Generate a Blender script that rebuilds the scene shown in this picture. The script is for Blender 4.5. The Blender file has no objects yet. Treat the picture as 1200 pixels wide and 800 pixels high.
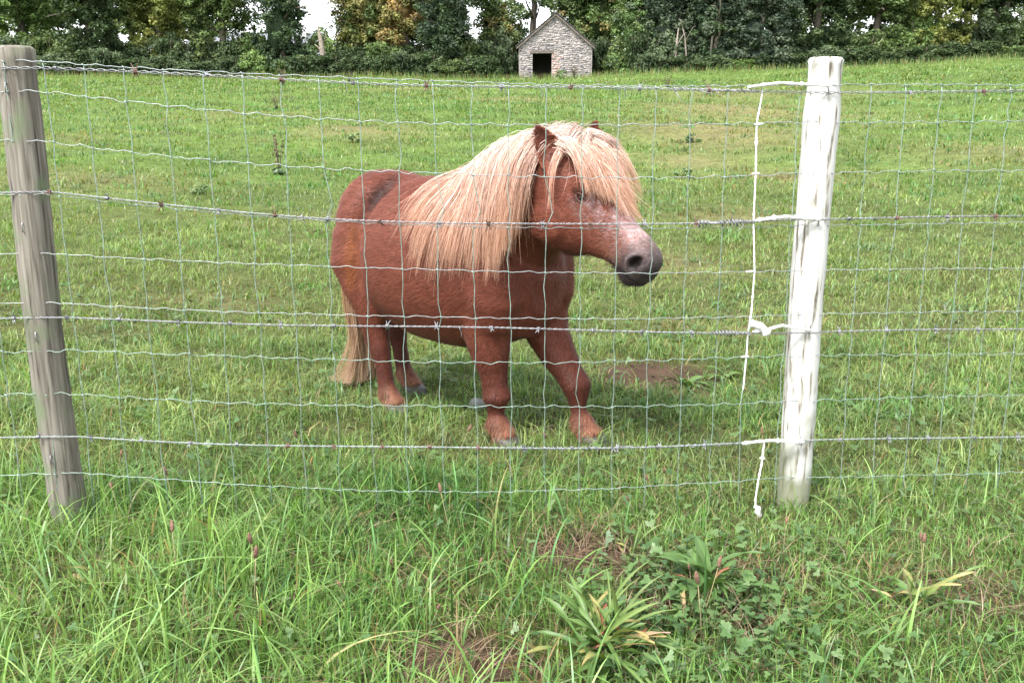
import bpy, bmesh, math, random
import numpy as np
from mathutils import Vector, Matrix, noise as mnoise
from mathutils.bvhtree import BVHTree

SC = bpy.context.scene
COL = SC.collection
R = math.radians
random.seed(11)
RNG = np.random.default_rng(11)
PI = math.pi

# ------------------------------------------------------------------ camera
cam_data = bpy.data.cameras.new("camera")
cam = bpy.data.objects.new("camera", cam_data)
COL.objects.link(cam)
cam.location = (0.0, 0.0, 1.2)
cam.rotation_euler = (R(90 - 13.5), 0, 0)
cam_data.sensor_fit = 'HORIZONTAL'
cam_data.sensor_width = 36.0
cam_data.lens = 33.0
cam_data.clip_start = 0.05
cam_data.clip_end = 2000
SC.camera = cam

# ------------------------------------------------------------------ sky, sun, exposure (bright overcast day)
SUN_EL, SUN_AZ = R(58), R(215)          # behind and left of the camera, high
world = bpy.data.worlds.new("World")
SC.world = world
world.use_nodes = True
nt = world.node_tree
nt.nodes.clear()
wo = nt.nodes.new("ShaderNodeOutputWorld")
bg = nt.nodes.new("ShaderNodeBackground")
sky = nt.nodes.new("ShaderNodeTexSky")
sky.sky_type = 'NISHITA'
sky.sun_disc = False
sky.sun_elevation = SUN_EL
sky.sun_rotation = SUN_AZ
sky.air_density = 1.0
sky.dust_density = 1.5
sky.ozone_density = 1.0
hs = nt.nodes.new("ShaderNodeHueSaturation")     # an even cloud sheet takes the blue out of the sky
hs.inputs["Saturation"].default_value = 0.22
nt.links.new(sky.outputs[0], hs.inputs["Color"])
nt.links.new(hs.outputs[0], bg.inputs["Color"])
bg.inputs["Strength"].default_value = 0.10
nt.links.new(bg.outputs[0], wo.inputs[0])

sun_data = bpy.data.lights.new("sun", 'SUN')
sun_data.energy = 1.5
sun_data.angle = R(14)
sun_data.color = (1.0, 0.97, 0.92)
sun = bpy.data.objects.new("sun", sun_data)
COL.objects.link(sun)
sd = Vector((math.sin(SUN_AZ) * math.cos(SUN_EL), math.cos(SUN_AZ) * math.cos(SUN_EL), math.sin(SUN_EL)))
sun.rotation_euler = sd.to_track_quat('Z', 'Y').to_euler()

SC.view_settings.view_transform = 'Standard'
SC.view_settings.look = 'None'
SC.view_settings.gamma = 1.0
SC.view_settings.use_curve_mapping = False
SC.view_settings.exposure = 2.35
SC.render.engine = 'CYCLES'
SC.cycles.max_bounces = 6
SC.cycles.transparent_max_bounces = 8

# ------------------------------------------------------------------ helpers
def link(o, parent=None):
    COL.objects.link(o)
    if parent is not None:
        o.parent = parent
    return o

def tag(o, label=None, cat=None, group=None, kind=None):
    if label: o["label"] = label
    if cat: o["category"] = cat
    if group: o["group"] = group
    if kind: o["kind"] = kind
    return o

def empty(name, loc=(0, 0, 0), rz=0.0):
    o = bpy.data.objects.new(name, None)
    o.location = loc
    o.rotation_euler = (0, 0, rz)
    o.empty_display_size = 0.1
    return link(o)

def np_mesh(name, verts, faces, mat=None, cols=None, smooth=False, attrs=None):
    """verts (n,3); faces (m,k) int array or list of such arrays; cols (n,3) linear colours."""
    me = bpy.data.meshes.new(name)
    verts = np.asarray(verts, dtype=np.float32)
    fl = faces if isinstance(faces, (list, tuple)) else [faces]
    fl = [np.asarray(f, dtype=np.int32) for f in fl if len(f)]
    loops = np.concatenate([f.ravel() for f in fl])
    tot = np.concatenate([np.full(len(f), f.shape[1], dtype=np.int32) for f in fl])
    start = np.concatenate([[0], np.cumsum(tot)[:-1]]).astype(np.int32)
    me.vertices.add(len(verts)); me.vertices.foreach_set("co", verts.ravel())
    me.loops.add(len(loops)); me.loops.foreach_set("vertex_index", loops)
    me.polygons.add(len(tot)); me.polygons.foreach_set("loop_start", start)
    try: me.polygons.foreach_set("loop_total", tot)
    except Exception: pass
    if smooth: me.polygons.foreach_set("use_smooth", np.ones(len(tot), dtype=bool))
    if cols is not None:
        a = me.color_attributes.new("Col", 'FLOAT_COLOR', 'POINT')
        c = np.ones((len(verts), 4), dtype=np.float32); c[:, :3] = cols
        a.data.foreach_set("color", c.ravel())
    if mat is not None: me.materials.append(mat)
    me.update(calc_edges=True)
    me.validate()
    return me

def mesh_obj(name, me, parent=None, loc=None, rz=None):
    o = bpy.data.objects.new(name, me)
    if loc is not None: o.location = loc
    if rz is not None: o.rotation_euler = (0, 0, rz)
    return link(o, parent)

def bm_obj(name, bm, mat, parent=None, smooth=False):
    me = bpy.data.meshes.new(name)
    if smooth:
        for f in bm.faces: f.smooth = True
    bm.to_mesh(me); bm.free()
    if mat: me.materials.append(mat)
    return mesh_obj(name, me, parent)

def add_box(bm, lo, hi, jit=0.0):
    vs = [bm.verts.new((x + random.uniform(-jit, jit), y + random.uniform(-jit, jit), z + random.uniform(-jit, jit)))
          for x in (lo[0], hi[0]) for y in (lo[1], hi[1]) for z in (lo[2], hi[2])]
    for f in ((0, 1, 3, 2), (4, 6, 7, 5), (0, 4, 5, 1), (2, 3, 7, 6), (0, 2, 6, 4), (1, 5, 7, 3)):
        bm.faces.new([vs[i] for i in f])
    return vs

def frame_of(d):
    d = d / (np.linalg.norm(d) + 1e-9)
    a = np.array([0, 0, 1.0]) if abs(d[2]) < 0.9 else np.array([1.0, 0, 0])
    u = np.cross(d, a); u /= np.linalg.norm(u)
    return u, np.cross(d, u)

def tube_arrays(pts, rad, n=6, base=0, cap=True):
    pts = np.asarray(pts, float); k = len(pts)
    rad = np.full(k, rad) if np.isscalar(rad) else np.asarray(rad, float)
    V = []; F = []
    for i in range(k):
        d = pts[min(i + 1, k - 1)] - pts[max(i - 1, 0)]
        u, v = frame_of(d)
        for j in range(n):
            a = 2 * PI * j / n
            V.append(pts[i] + rad[i] * (math.cos(a) * u + math.sin(a) * v))
    for i in range(k - 1):
        for j in range(n):
            F.append((base + i * n + j, base + i * n + (j + 1) % n, base + (i + 1) * n + (j + 1) % n, base + (i + 1) * n + j))
    if cap:
        V.append(pts[0]); V.append(pts[-1])
        a, b = base + k * n, base + k * n + 1
        for j in range(n):
            F.append((a, base + (j + 1) % n, base + j, a))
            F.append((b, base + (k - 1) * n + j, base + (k - 1) * n + (j + 1) % n, b))
    return V, F

class Tubes:
    def __init__(s): s.V = []; s.F = []; s.T = []
    def add(s, pts, rad, n=6):
        v, f = tube_arrays(pts, rad, n, len(s.V))
        s.V += v
        for q in f:
            if q[0] == q[3]: s.T.append(q[:3])
            else: s.F.append(q)
    def mesh(s, name, mat, smooth=True):
        return np_mesh(name, np.array(s.V), [np.array(s.F), np.array(s.T)], mat, smooth=smooth)
    def build(s, name, mat, parent=None, smooth=True):
        return mesh_obj(name, s.mesh(name, mat, smooth), parent)

# ------------------------------------------------------------------ materials
def new_mat(name):
    m = bpy.data.materials.new(name); m.use_nodes = True
    n = m.node_tree.nodes; l = m.node_tree.links
    return m, n, l, n["Principled BSDF"]

def ramp(n, stops):
    r = n.new("ShaderNodeValToRGB")
    e = r.color_ramp.elements
    while len(e) < len(stops): e.new(0.5)
    for i, (p, c) in enumerate(stops):
        e[i].position = p
        e[i].color = (*c, 1) if len(c) == 3 else c
    return r

def noise_node(n, l, scale, detail=4, rough=0.55, coord="Object", dist=0.0):
    tc = n.new("ShaderNodeTexCoord")
    t = n.new("ShaderNodeTexNoise")
    t.inputs["Scale"].default_value = scale
    t.inputs["Detail"].default_value = detail
    t.inputs["Roughness"].default_value = rough
    t.inputs["Distortion"].default_value = dist
    l.new(tc.outputs[coord], t.inputs["Vector"])
    return t

def simple_mat(name, stops, scale=20, rough=0.7, bump=0.3, bscale=None, metallic=0.0, spec=0.4, bdist=0.01):
    m, n, l, p = new_mat(name)
    t = noise_node(n, l, scale)
    r = ramp(n, stops)
    l.new(t.outputs["Fac"], r.inputs[0]); l.new(r.outputs[0], p.inputs["Base Color"])
    p.inputs["Roughness"].default_value = rough
    p.inputs["Metallic"].default_value = metallic
    p.inputs["Specular IOR Level"].default_value = spec
    if bump:
        t2 = noise_node(n, l, bscale or scale * 3, 6)
        b = n.new("ShaderNodeBump"); b.inputs["Strength"].default_value = bump; b.inputs["Distance"].default_value = bdist
        l.new(t2.outputs["Fac"], b.inputs["Height"]); l.new(b.outputs[0], p.inputs["Normal"])
    return m

def leaf_mat(name, rough=0.5, trans=0.35, spec=0.35, tint=(1.25, 1.3, 0.6)):
    """vertex-coloured foliage: glossy skin over a leaf that lets some light through"""
    m, n, l, p = new_mat(name)
    a = n.new("ShaderNodeVertexColor"); a.layer_name = "Col"
    p.inputs["Roughness"].default_value = rough
    p.inputs["Specular IOR Level"].default_value = spec
    oi = n.new("ShaderNodeObjectInfo")          # each tree or bush carries its own tint
    tn = n.new("ShaderNodeMix"); tn.data_type = 'RGBA'; tn.blend_type = 'MULTIPLY'; tn.inputs[0].default_value = 1.0
    l.new(a.outputs["Color"], tn.inputs[6]); l.new(oi.outputs["Color"], tn.inputs[7])
    l.new(tn.outputs[2], p.inputs["Base Color"])
    mul = n.new("ShaderNodeMix"); mul.data_type = 'RGBA'; mul.blend_type = 'MULTIPLY'
    mul.inputs[0].default_value = 1.0
    l.new(tn.outputs[2], mul.inputs[6]); mul.inputs[7].default_value = (*tint, 1)
    tr = n.new("ShaderNodeBsdfTranslucent"); l.new(mul.outputs[2], tr.inputs["Color"])
    mx = n.new("ShaderNodeMixShader"); mx.inputs[0].default_value = trans
    l.new(p.outputs[0], mx.inputs[1]); l.new(tr.outputs[0], mx.inputs[2])
    l.new(mx.outputs[0], n["Material Output"].inputs["Surface"])
    return m

M = {}
M["grass"] = leaf_mat("grass_blade", 0.42, 0.35, 0.42)
M["foliage"] = leaf_mat("tree_leaf", 0.6, 0.3, 0.15)
M["weed"] = leaf_mat("weed_leaf", 0.45, 0.25, 0.4, (1.2, 1.25, 0.6))
M["dry"] = leaf_mat("dry_straw", 0.8, 0.2, 0.1, (1, 0.9, 0.7))
M["bark"] = simple_mat("bark", [(0.25, (0.05, 0.04, 0.03)), (0.75, (0.17, 0.145, 0.115))], 9, 0.9, 0.8, 25, bdist=0.03)
M["pale_bark"] = simple_mat("pale_bark", [(0.25, (0.13, 0.105, 0.08)), (0.75, (0.36, 0.31, 0.26))], 9, 0.9, 0.8, 25, bdist=0.03)
M["galv"] = simple_mat("galvanised_wire", [(0.3, (0.20, 0.225, 0.225)), (0.7, (0.40, 0.43, 0.43))], 60, 0.5, 0.2, 300, metallic=0.55, bdist=0.001)
M["green_wire"] = simple_mat("weathered_green_wire", [(0.3, (0.15, 0.22, 0.185)), (0.7, (0.34, 0.42, 0.38))], 40, 0.45, 0.2, 300, metallic=0.45, bdist=0.001)
M["barb"] = simple_mat("barbed_steel", [(0.3, (0.15, 0.15, 0.16)), (0.7, (0.38, 0.385, 0.41))], 90, 0.45, 0.2, 300, metallic=0.6, bdist=0.001)
M["rust"] = simple_mat("rusty_steel", [(0.3, (0.07, 0.035, 0.025)), (0.7, (0.24, 0.15, 0.12))], 90, 0.8, 0.3, 300, metallic=0.2, bdist=0.001)
def paint_mat():
    """brushed white paint, grubby and worn back to the wood in streaks"""
    m, n, l, p = new_mat("worn_white_paint")
    tc = n.new("ShaderNodeTexCoord"); mp = n.new("ShaderNodeMapping"); mp.inputs["Scale"].default_value = (60, 60, 8); l.new(tc.outputs["Object"], mp.inputs["Vector"])
    t = n.new("ShaderNodeTexNoise"); t.inputs["Scale"].default_value = 1; t.inputs["Detail"].default_value = 8; l.new(mp.outputs[0], t.inputs["Vector"])
    r = ramp(n, [(.34, (.10, .085, .065)), (.40, (.30, .28, .24)), (.46, (.48, .475, .45)), (.8, (.60, .60, .585))]); l.new(t.outputs["Fac"], r.inputs[0])
    sx = n.new("ShaderNodeSeparateXYZ"); l.new(tc.outputs["Object"], sx.inputs[0])
    t3 = noise_node(n, l, 7, 6); ad = n.new("ShaderNodeMath"); ad.operation = 'MULTIPLY_ADD'; ad.inputs[1].default_value = .9; l.new(t3.outputs["Fac"], ad.inputs[0]); l.new(sx.outputs["Z"], ad.inputs[2])
    r3 = ramp(n, [(.50, (.85, .85, .85)), (.72, (0, 0, 0))]); l.new(ad.outputs[0], r3.inputs[0])
    mx = n.new("ShaderNodeMix"); mx.data_type = 'RGBA'; l.new(r3.outputs[0], mx.inputs[0]); l.new(r.outputs[0], mx.inputs[6]); mx.inputs[7].default_value = (.15, .16, .09, 1)
    l.new(mx.outputs[2], p.inputs["Base Color"])
    p.inputs["Roughness"].default_value = .65
    b = n.new("ShaderNodeBump"); b.inputs["Strength"].default_value = .7; b.inputs["Distance"].default_value = .004; l.new(t.outputs["Fac"], b.inputs["Height"]); l.new(b.outputs[0], p.inputs["Normal"])
    return m
M["white_paint"] = simple_mat("white_paint", [(0.3, (0.66, 0.66, 0.65)), (0.75, (0.82, 0.82, 0.82))], 30, 0.6, 0.5, 80, bdist=0.003)
M["worn_paint"] = paint_mat()
def post_mat():
    m, n, l, p = new_mat("weathered_post")
    tc = n.new("ShaderNodeTexCoord"); mp = n.new("ShaderNodeMapping"); mp.inputs["Scale"].default_value = (90, 90, 4); l.new(tc.outputs["Object"], mp.inputs["Vector"])
    t = n.new("ShaderNodeTexNoise"); t.inputs["Scale"].default_value = 1; t.inputs["Detail"].default_value = 7; t.inputs["Distortion"].default_value = .4; l.new(mp.outputs[0], t.inputs["Vector"])
    r = ramp(n, [(.3, (.03, .026, .022)), (.42, (.12, .105, .085)), (.7, (.24, .22, .185))]); l.new(t.outputs["Fac"], r.inputs[0])
    t2 = noise_node(n, l, 9, 6); r2 = ramp(n, [(.52, (0, 0, 0)), (.66, (1, 1, 1))]); l.new(t2.outputs["Fac"], r2.inputs[0])
    mx = n.new("ShaderNodeMix"); mx.data_type = 'RGBA'; l.new(r2.outputs[0], mx.inputs[0]); l.new(r.outputs[0], mx.inputs[6]); mx.inputs[7].default_value = (.13, .16, .09, 1)
    l.new(mx.outputs[2], p.inputs["Base Color"]); p.inputs["Roughness"].default_value = .95
    b = n.new("ShaderNodeBump"); b.inputs["Strength"].default_value = .9; b.inputs["Distance"].default_value = .006; l.new(t.outputs["Fac"], b.inputs["Height"]); l.new(b.outputs[0], p.inputs["Normal"])
    return m
M["post_wood"] = post_mat()
# ------------------------------------------------------------------ numeric helpers
def sstep(a, b, x):
    t = np.clip((x - a) / (b - a), 0, 1)
    return t * t * (3 - 2 * t)

def seg_dist(P, a, b):
    a, b = np.array(a), np.array(b); d = b - a
    t = np.clip(((P - a) @ d) / (d @ d), 0, 1)
    return np.linalg.norm(P - (a + t[:, None] * d), axis=1)

def vnoise(P, sc, seed=0.0):
    """cheap smooth pseudo-noise in -1..1 for arrays of points"""
    q = P * sc + seed
    s = np.zeros(len(P))
    for k, (a, b, c) in enumerate(((1.0, 1.7, 0.6), (1.9, -1.1, 1.3), (-2.3, 2.1, 2.9), (3.7, 3.1, -2.2))):
        s += np.sin(q[:, 0] * a + q[:, 1] * b + q[:, 2] * c + k * 1.7 + 0.8 * np.sin(q[:, 1] * a - q[:, 2] * b + k)) / (1.6 + k * .5)
    return np.clip(s / 1.8, -1, 1)

# ------------------------------------------------------------------ terrain
def ground_z(x, y):
    """height of the field: level by the fence, then a gentle rise to the hedge line"""
    x = np.asarray(x, float); y = np.asarray(y, float)
    t = np.maximum(0, y - 4.6)
    z = .0632 * (np.sqrt(t * t + 1.6 ** 2) - 1.6)
    over = np.maximum(0, y - 62.0)
    z = z - .0632 * over + .0632 * 2.5 * (1 - np.exp(-over / 2.5)) * .6
    z = z + (.040 * np.clip(x - 3, 0, 30) + .006 * np.clip(-x - 6, 0, 30)) * sstep(8, 60, y)
    bump = .018 * np.sin(x * 1.9 + .7 * np.sin(y * 1.3)) * np.sin(y * 1.7 + 1.1) + .010 * np.sin(x * 4.3 + y * 3.1)
    far = sstep(5, 12, y)
    z = z + bump * (.35 + .65 * far) + far * (.09 * np.sin(x * .33 + 1.3) * np.sin(y * .27 + .4) + .05 * np.sin(x * .8 + y * .55))
    # verge on the near side of the fence drops a little towards the camera
    z = z - .02 * sstep(2.4, 1.6, y)
    # level footing under the pony
    w = np.exp(-(((x + .1) / .9) ** 2 + ((y - 3.65) / .7) ** 2) ** 2)
    z = z * (1 - w)
    # scuffed hollow right of the pony
    z = z - .05 * np.exp(-(((x - .66) / .20) ** 2 + ((y - 4.30) / .17) ** 2))
    return z

SOIL = [  # x, y, rx, ry, strength of bare patches
    (.66, 4.30, .24, .24, 1.6), (.82, 4.15, .14, .10, .7), (-.11, 1.91, .13, .10, 1.4), (-.01, 1.86, .09, .07, 1.2), (.13, 3.50, .09, .07, .8), (.20, 2.42, .19, .12, 1.0),
    (.38, 2.20, .10, .14, .65), (.56, 2.08, .12, .12, .7), (.66, 2.30, .16, .12, .55), (-.20, 2.25, .12, .08, .35), (-.62, 2.05, .1, .08, .35), (1.15, 2.2, .2, .15, .5), (-1.1, 2.3, .2, .12, .4)]
def bare(x, y):
    b = np.zeros_like(np.asarray(x, float))
    for sx, sy, rx, ry, k in SOIL:
        b = np.maximum(b, k * np.exp(-(((x - sx) / rx) ** 2 + ((y - sy) / ry) ** 2)))
    return b
FADED = [(4.3, 20, 2.0, 3.6, 1.0), (6.6, 27, 3.0, 4.5, .9), (2.9, 15.5, 1.0, 1.6, .8), (-3.1, 20, 1.5, 2.0, .85), (0.2, 34, 2.4, 3.0, .75), (3.6, 13, 1.1, 1.2, .7), (9, 36, 4, 5, .6),
         (-7, 26, 2.5, 3, .5), (-4.5, 43, 4, 3, .5), (1.1, 7.2, .6, .45, .6), (-5.5, 12, 1.6, 1, .5), (1.4, 5.3, .5, .4, .55), (-1.9, 6.0, .5, .3, .4), (-1.2, 9.5, .8, .6, .5), (2.1, 9.2, .7, .5, .5), (8, 15, 2, 2, .6), (-9, 17, 2, 2, .5)]
def faded(x, y):
    b = np.zeros_like(np.asarray(x, float))
    for sx, sy, rx, ry, k in FADED:
        b = np.maximum(b, k * np.exp(-(((x - sx) / rx) ** 2 + ((y - sy) / ry) ** 2)))
    return b

def make_ground():
    # graded grid: fine near the fence, coarse to the horizon
    ys = np.concatenate([[-400, -60, -12, -4, -1], np.arange(-.5, 6, .07), np.arange(6, 14, .2), np.arange(14, 80, .8), [84, 90, 100, 120, 160, 240, 420]])
    xh = np.concatenate([np.arange(0, 2.6, .07), np.arange(2.6, 8, .25), np.arange(8, 60, 1.5), [64, 75, 95, 130, 200, 400]])
    xs = np.concatenate([-xh[:0:-1], xh])
    X, Y = np.meshgrid(xs, ys)
    Z = ground_z(X.ravel(), np.clip(Y.ravel(), -4, 90))
    nfine = (np.abs(X.ravel()) < 2.6) & (Y.ravel() < 6) & (Y.ravel() > -.5)
    P = np.stack([X.ravel(), Y.ravel(), Z], 1)
    P[:, 2] += nfine * (.006 * vnoise(P, 30) + .004 * vnoise(P, 75, 3))
    nx, ny = len(xs), len(ys)
    i = (np.arange(ny - 1)[:, None] * nx + np.arange(nx - 1)[None, :]).ravel()
    F = np.stack([i, i + 1, i + nx + 1, i + nx], 1)
    x, y = P[:, 0], P[:, 1]
    nz = vnoise(np.stack([x, y, 0 * x], 1), 1.1, 2.0)
    soilc = np.array([.075, .048, .036]); thatch = np.array([.075, .08, .032]); green = np.array([.095, .15, .038]); fadec = np.array([.20, .145, .09])
    fa = sstep(5, 16, y)[:, None]
    C = thatch * (1 - fa) + green * (.85 + .3 * nz[:, None]) * fa
    C = C * (1 - faded(x, y)[:, None] * .7) + fadec * faded(x, y)[:, None] * .7
    b = np.clip(bare(x, y) * 1.6, 0, 1)[:, None]
    C = C * (1 - b) + soilc * b
    m, n, l, p = new_mat("field_soil_and_turf")
    a = n.new("ShaderNodeVertexColor"); a.layer_name = "Col"
    t = noise_node(n, l, 7.0, 8, .65)
    r = ramp(n, [(.3, (.55, .55, .5)), (.7, (1.4, 1.4, 1.3))]); l.new(t.outputs["Fac"], r.inputs[0])
    mul = n.new("ShaderNodeMix"); mul.data_type = 'RGBA'; mul.blend_type = 'MULTIPLY'; mul.inputs[0].default_value = 1
    l.new(a.outputs["Color"], mul.inputs[6]); l.new(r.outputs[0], mul.inputs[7]); l.new(mul.outputs[2], p.inputs["Base Color"])
    p.inputs["Roughness"].default_value = .95; p.inputs["Specular IOR Level"].default_value = .1
    t2 = noise_node(n, l, 60, 8, .7)
    bp = n.new("ShaderNodeBump"); bp.inputs["Strength"].default_value = .8; bp.inputs["Distance"].default_value = .02
    l.new(t2.outputs["Fac"], bp.inputs["Height"]); l.new(bp.outputs[0], p.inputs["Normal"])
    tag(mesh_obj("ground", np_mesh("ground", P, F, m, C, True)), kind="structure")
make_ground()

# ------------------------------------------------------------------ grass
def blades(x, y, h, w, lean, segs, col, rng, tipc=None, curl=1.0, zoff=0.0, az=None):
    """arrays of n blades -> verts, faces, colours; each blade a tapering ribbon that bends over"""
    n = len(x)
    z = ground_z(x, y) + zoff
    az = rng.uniform(0, 2 * PI, n) if az is None else az
    dx, dy = np.cos(az), np.sin(az)
    sx, sy = -np.sin(az + rng.normal(0, .5, n)), np.cos(az + rng.normal(0, .5, n))
    t = np.linspace(0, 1, segs + 1)
    tt = t[None, :]
    bend = lean[:, None] * tt ** (1.0 + .9 * curl) 
    drop = 1 - .35 * np.clip(lean[:, None], 0, 1.4) * tt ** 2 * curl
    px = x[:, None] + dx[:, None] * bend * h[:, None]
    py = y[:, None] + dy[:, None] * bend * h[:, None]
    pz = z[:, None] + h[:, None] * tt * np.clip(drop, .25, 1) - .006
    wd = w[:, None] * (1 - .35 * tt) * np.sqrt(np.clip(1 - tt ** 2.2, 0, 1)) * np.where(tt < .15, .8, 1)
    L = np.stack([px - sx[:, None] * wd, py - sy[:, None] * wd, pz], 2)[:, :segs]
    Rr = np.stack([px + sx[:, None] * wd, py + sy[:, None] * wd, pz], 2)[:, :segs]
    tip = np.stack([px, py, pz], 2)[:, segs:]
    V = np.concatenate([L, Rr, tip], 1)            # per blade: segs left, segs right, 1 tip
    per = 2 * segs + 1
    b = (np.arange(n) * per)[:, None]
    quads = []
    for i in range(segs - 1):
        quads.append(np.concatenate([b + i, b + segs + i, b + segs + i + 1, b + i + 1], 1))
    tri = np.concatenate([b + segs - 1, b + 2 * segs - 1, b + 2 * segs], 1)
    Q = np.concatenate(quads) if quads else np.zeros((0, 4), int)
    ct = np.concatenate([t[:segs], t[:segs], t[segs:]])
    tc = col if tipc is None else tipc
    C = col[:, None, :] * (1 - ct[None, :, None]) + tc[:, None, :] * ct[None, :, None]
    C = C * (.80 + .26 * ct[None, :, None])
    return V.reshape(-1, 3), Q, tri, C.reshape(-1, 3)

def grass_colour(x, y, rng, dry=.10):
    n = len(x)
    P = np.stack([x, y, 0 * x], 1)
    k = vnoise(P, 1.9, 1.0) * .5 + vnoise(P, .55, 6.0) * .35 + rng.normal(0, .38, n)
    a = np.array([.052, .118, .030]); b = np.array([.170, .262, .070]); c = np.array([.29, .355, .125])
    k = np.clip(k * .5 + .5, 0, 1)[:, None]
    C = np.where(k < .5, a + (b - a) * k * 2, b + (c - b) * (k - .5) * 2)
    bl = rng.random(n) < .16                      # bluish broad-bladed grasses
    C[bl] = C[bl] * np.array([.80, .93, 1.25])
    pd = dry * .7 + .42 * faded(x, y) + .25 * np.clip(bare(x, y), 0, 1)
    d = rng.random(n) < pd
    straw = np.array([.36, .28, .14]) * rng.uniform(.55, 1.1, n)[:, None]
    red = rng.random(n) < .3
    straw[red] = straw[red] * np.array([.85, .62, .5])
    C[d] = straw[d]
    return C * rng.uniform(.62, 1.38, n)[:, None]

def scatter(n, y0, y1, slope, off, rng, power=1.0):
    u = rng.random(n)
    y = y0 + (y1 - y0) * u ** power
    x = rng.uniform(-1, 1, n) * (slope * y + off)
    return x, y

def cat_blades(parts):
    V = []; Q = []; T = []; C = []; b = 0
    for v, q, t, c in parts:
        V.append(v); C.append(c)
        if len(q): Q.append(q + b)
        T.append(t + b); b += len(v)
    return np.concatenate(V), [np.concatenate(Q) if Q else np.zeros((0, 4), int), np.concatenate(T)], np.concatenate(C)

HOOF = [(-.085, 3.35), (.31, 3.37), (-.48, 3.76), (-.44, 4.05)]
def thin(x, y, rng, k=1.0):
    keep = rng.random(len(x)) > np.clip(bare(x, y) * k, 0, .97)
    for hx, hy in HOOF:
        keep &= ((x - hx) ** 2 + (y - hy) ** 2 > .03 ** 2)
    return keep

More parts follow.
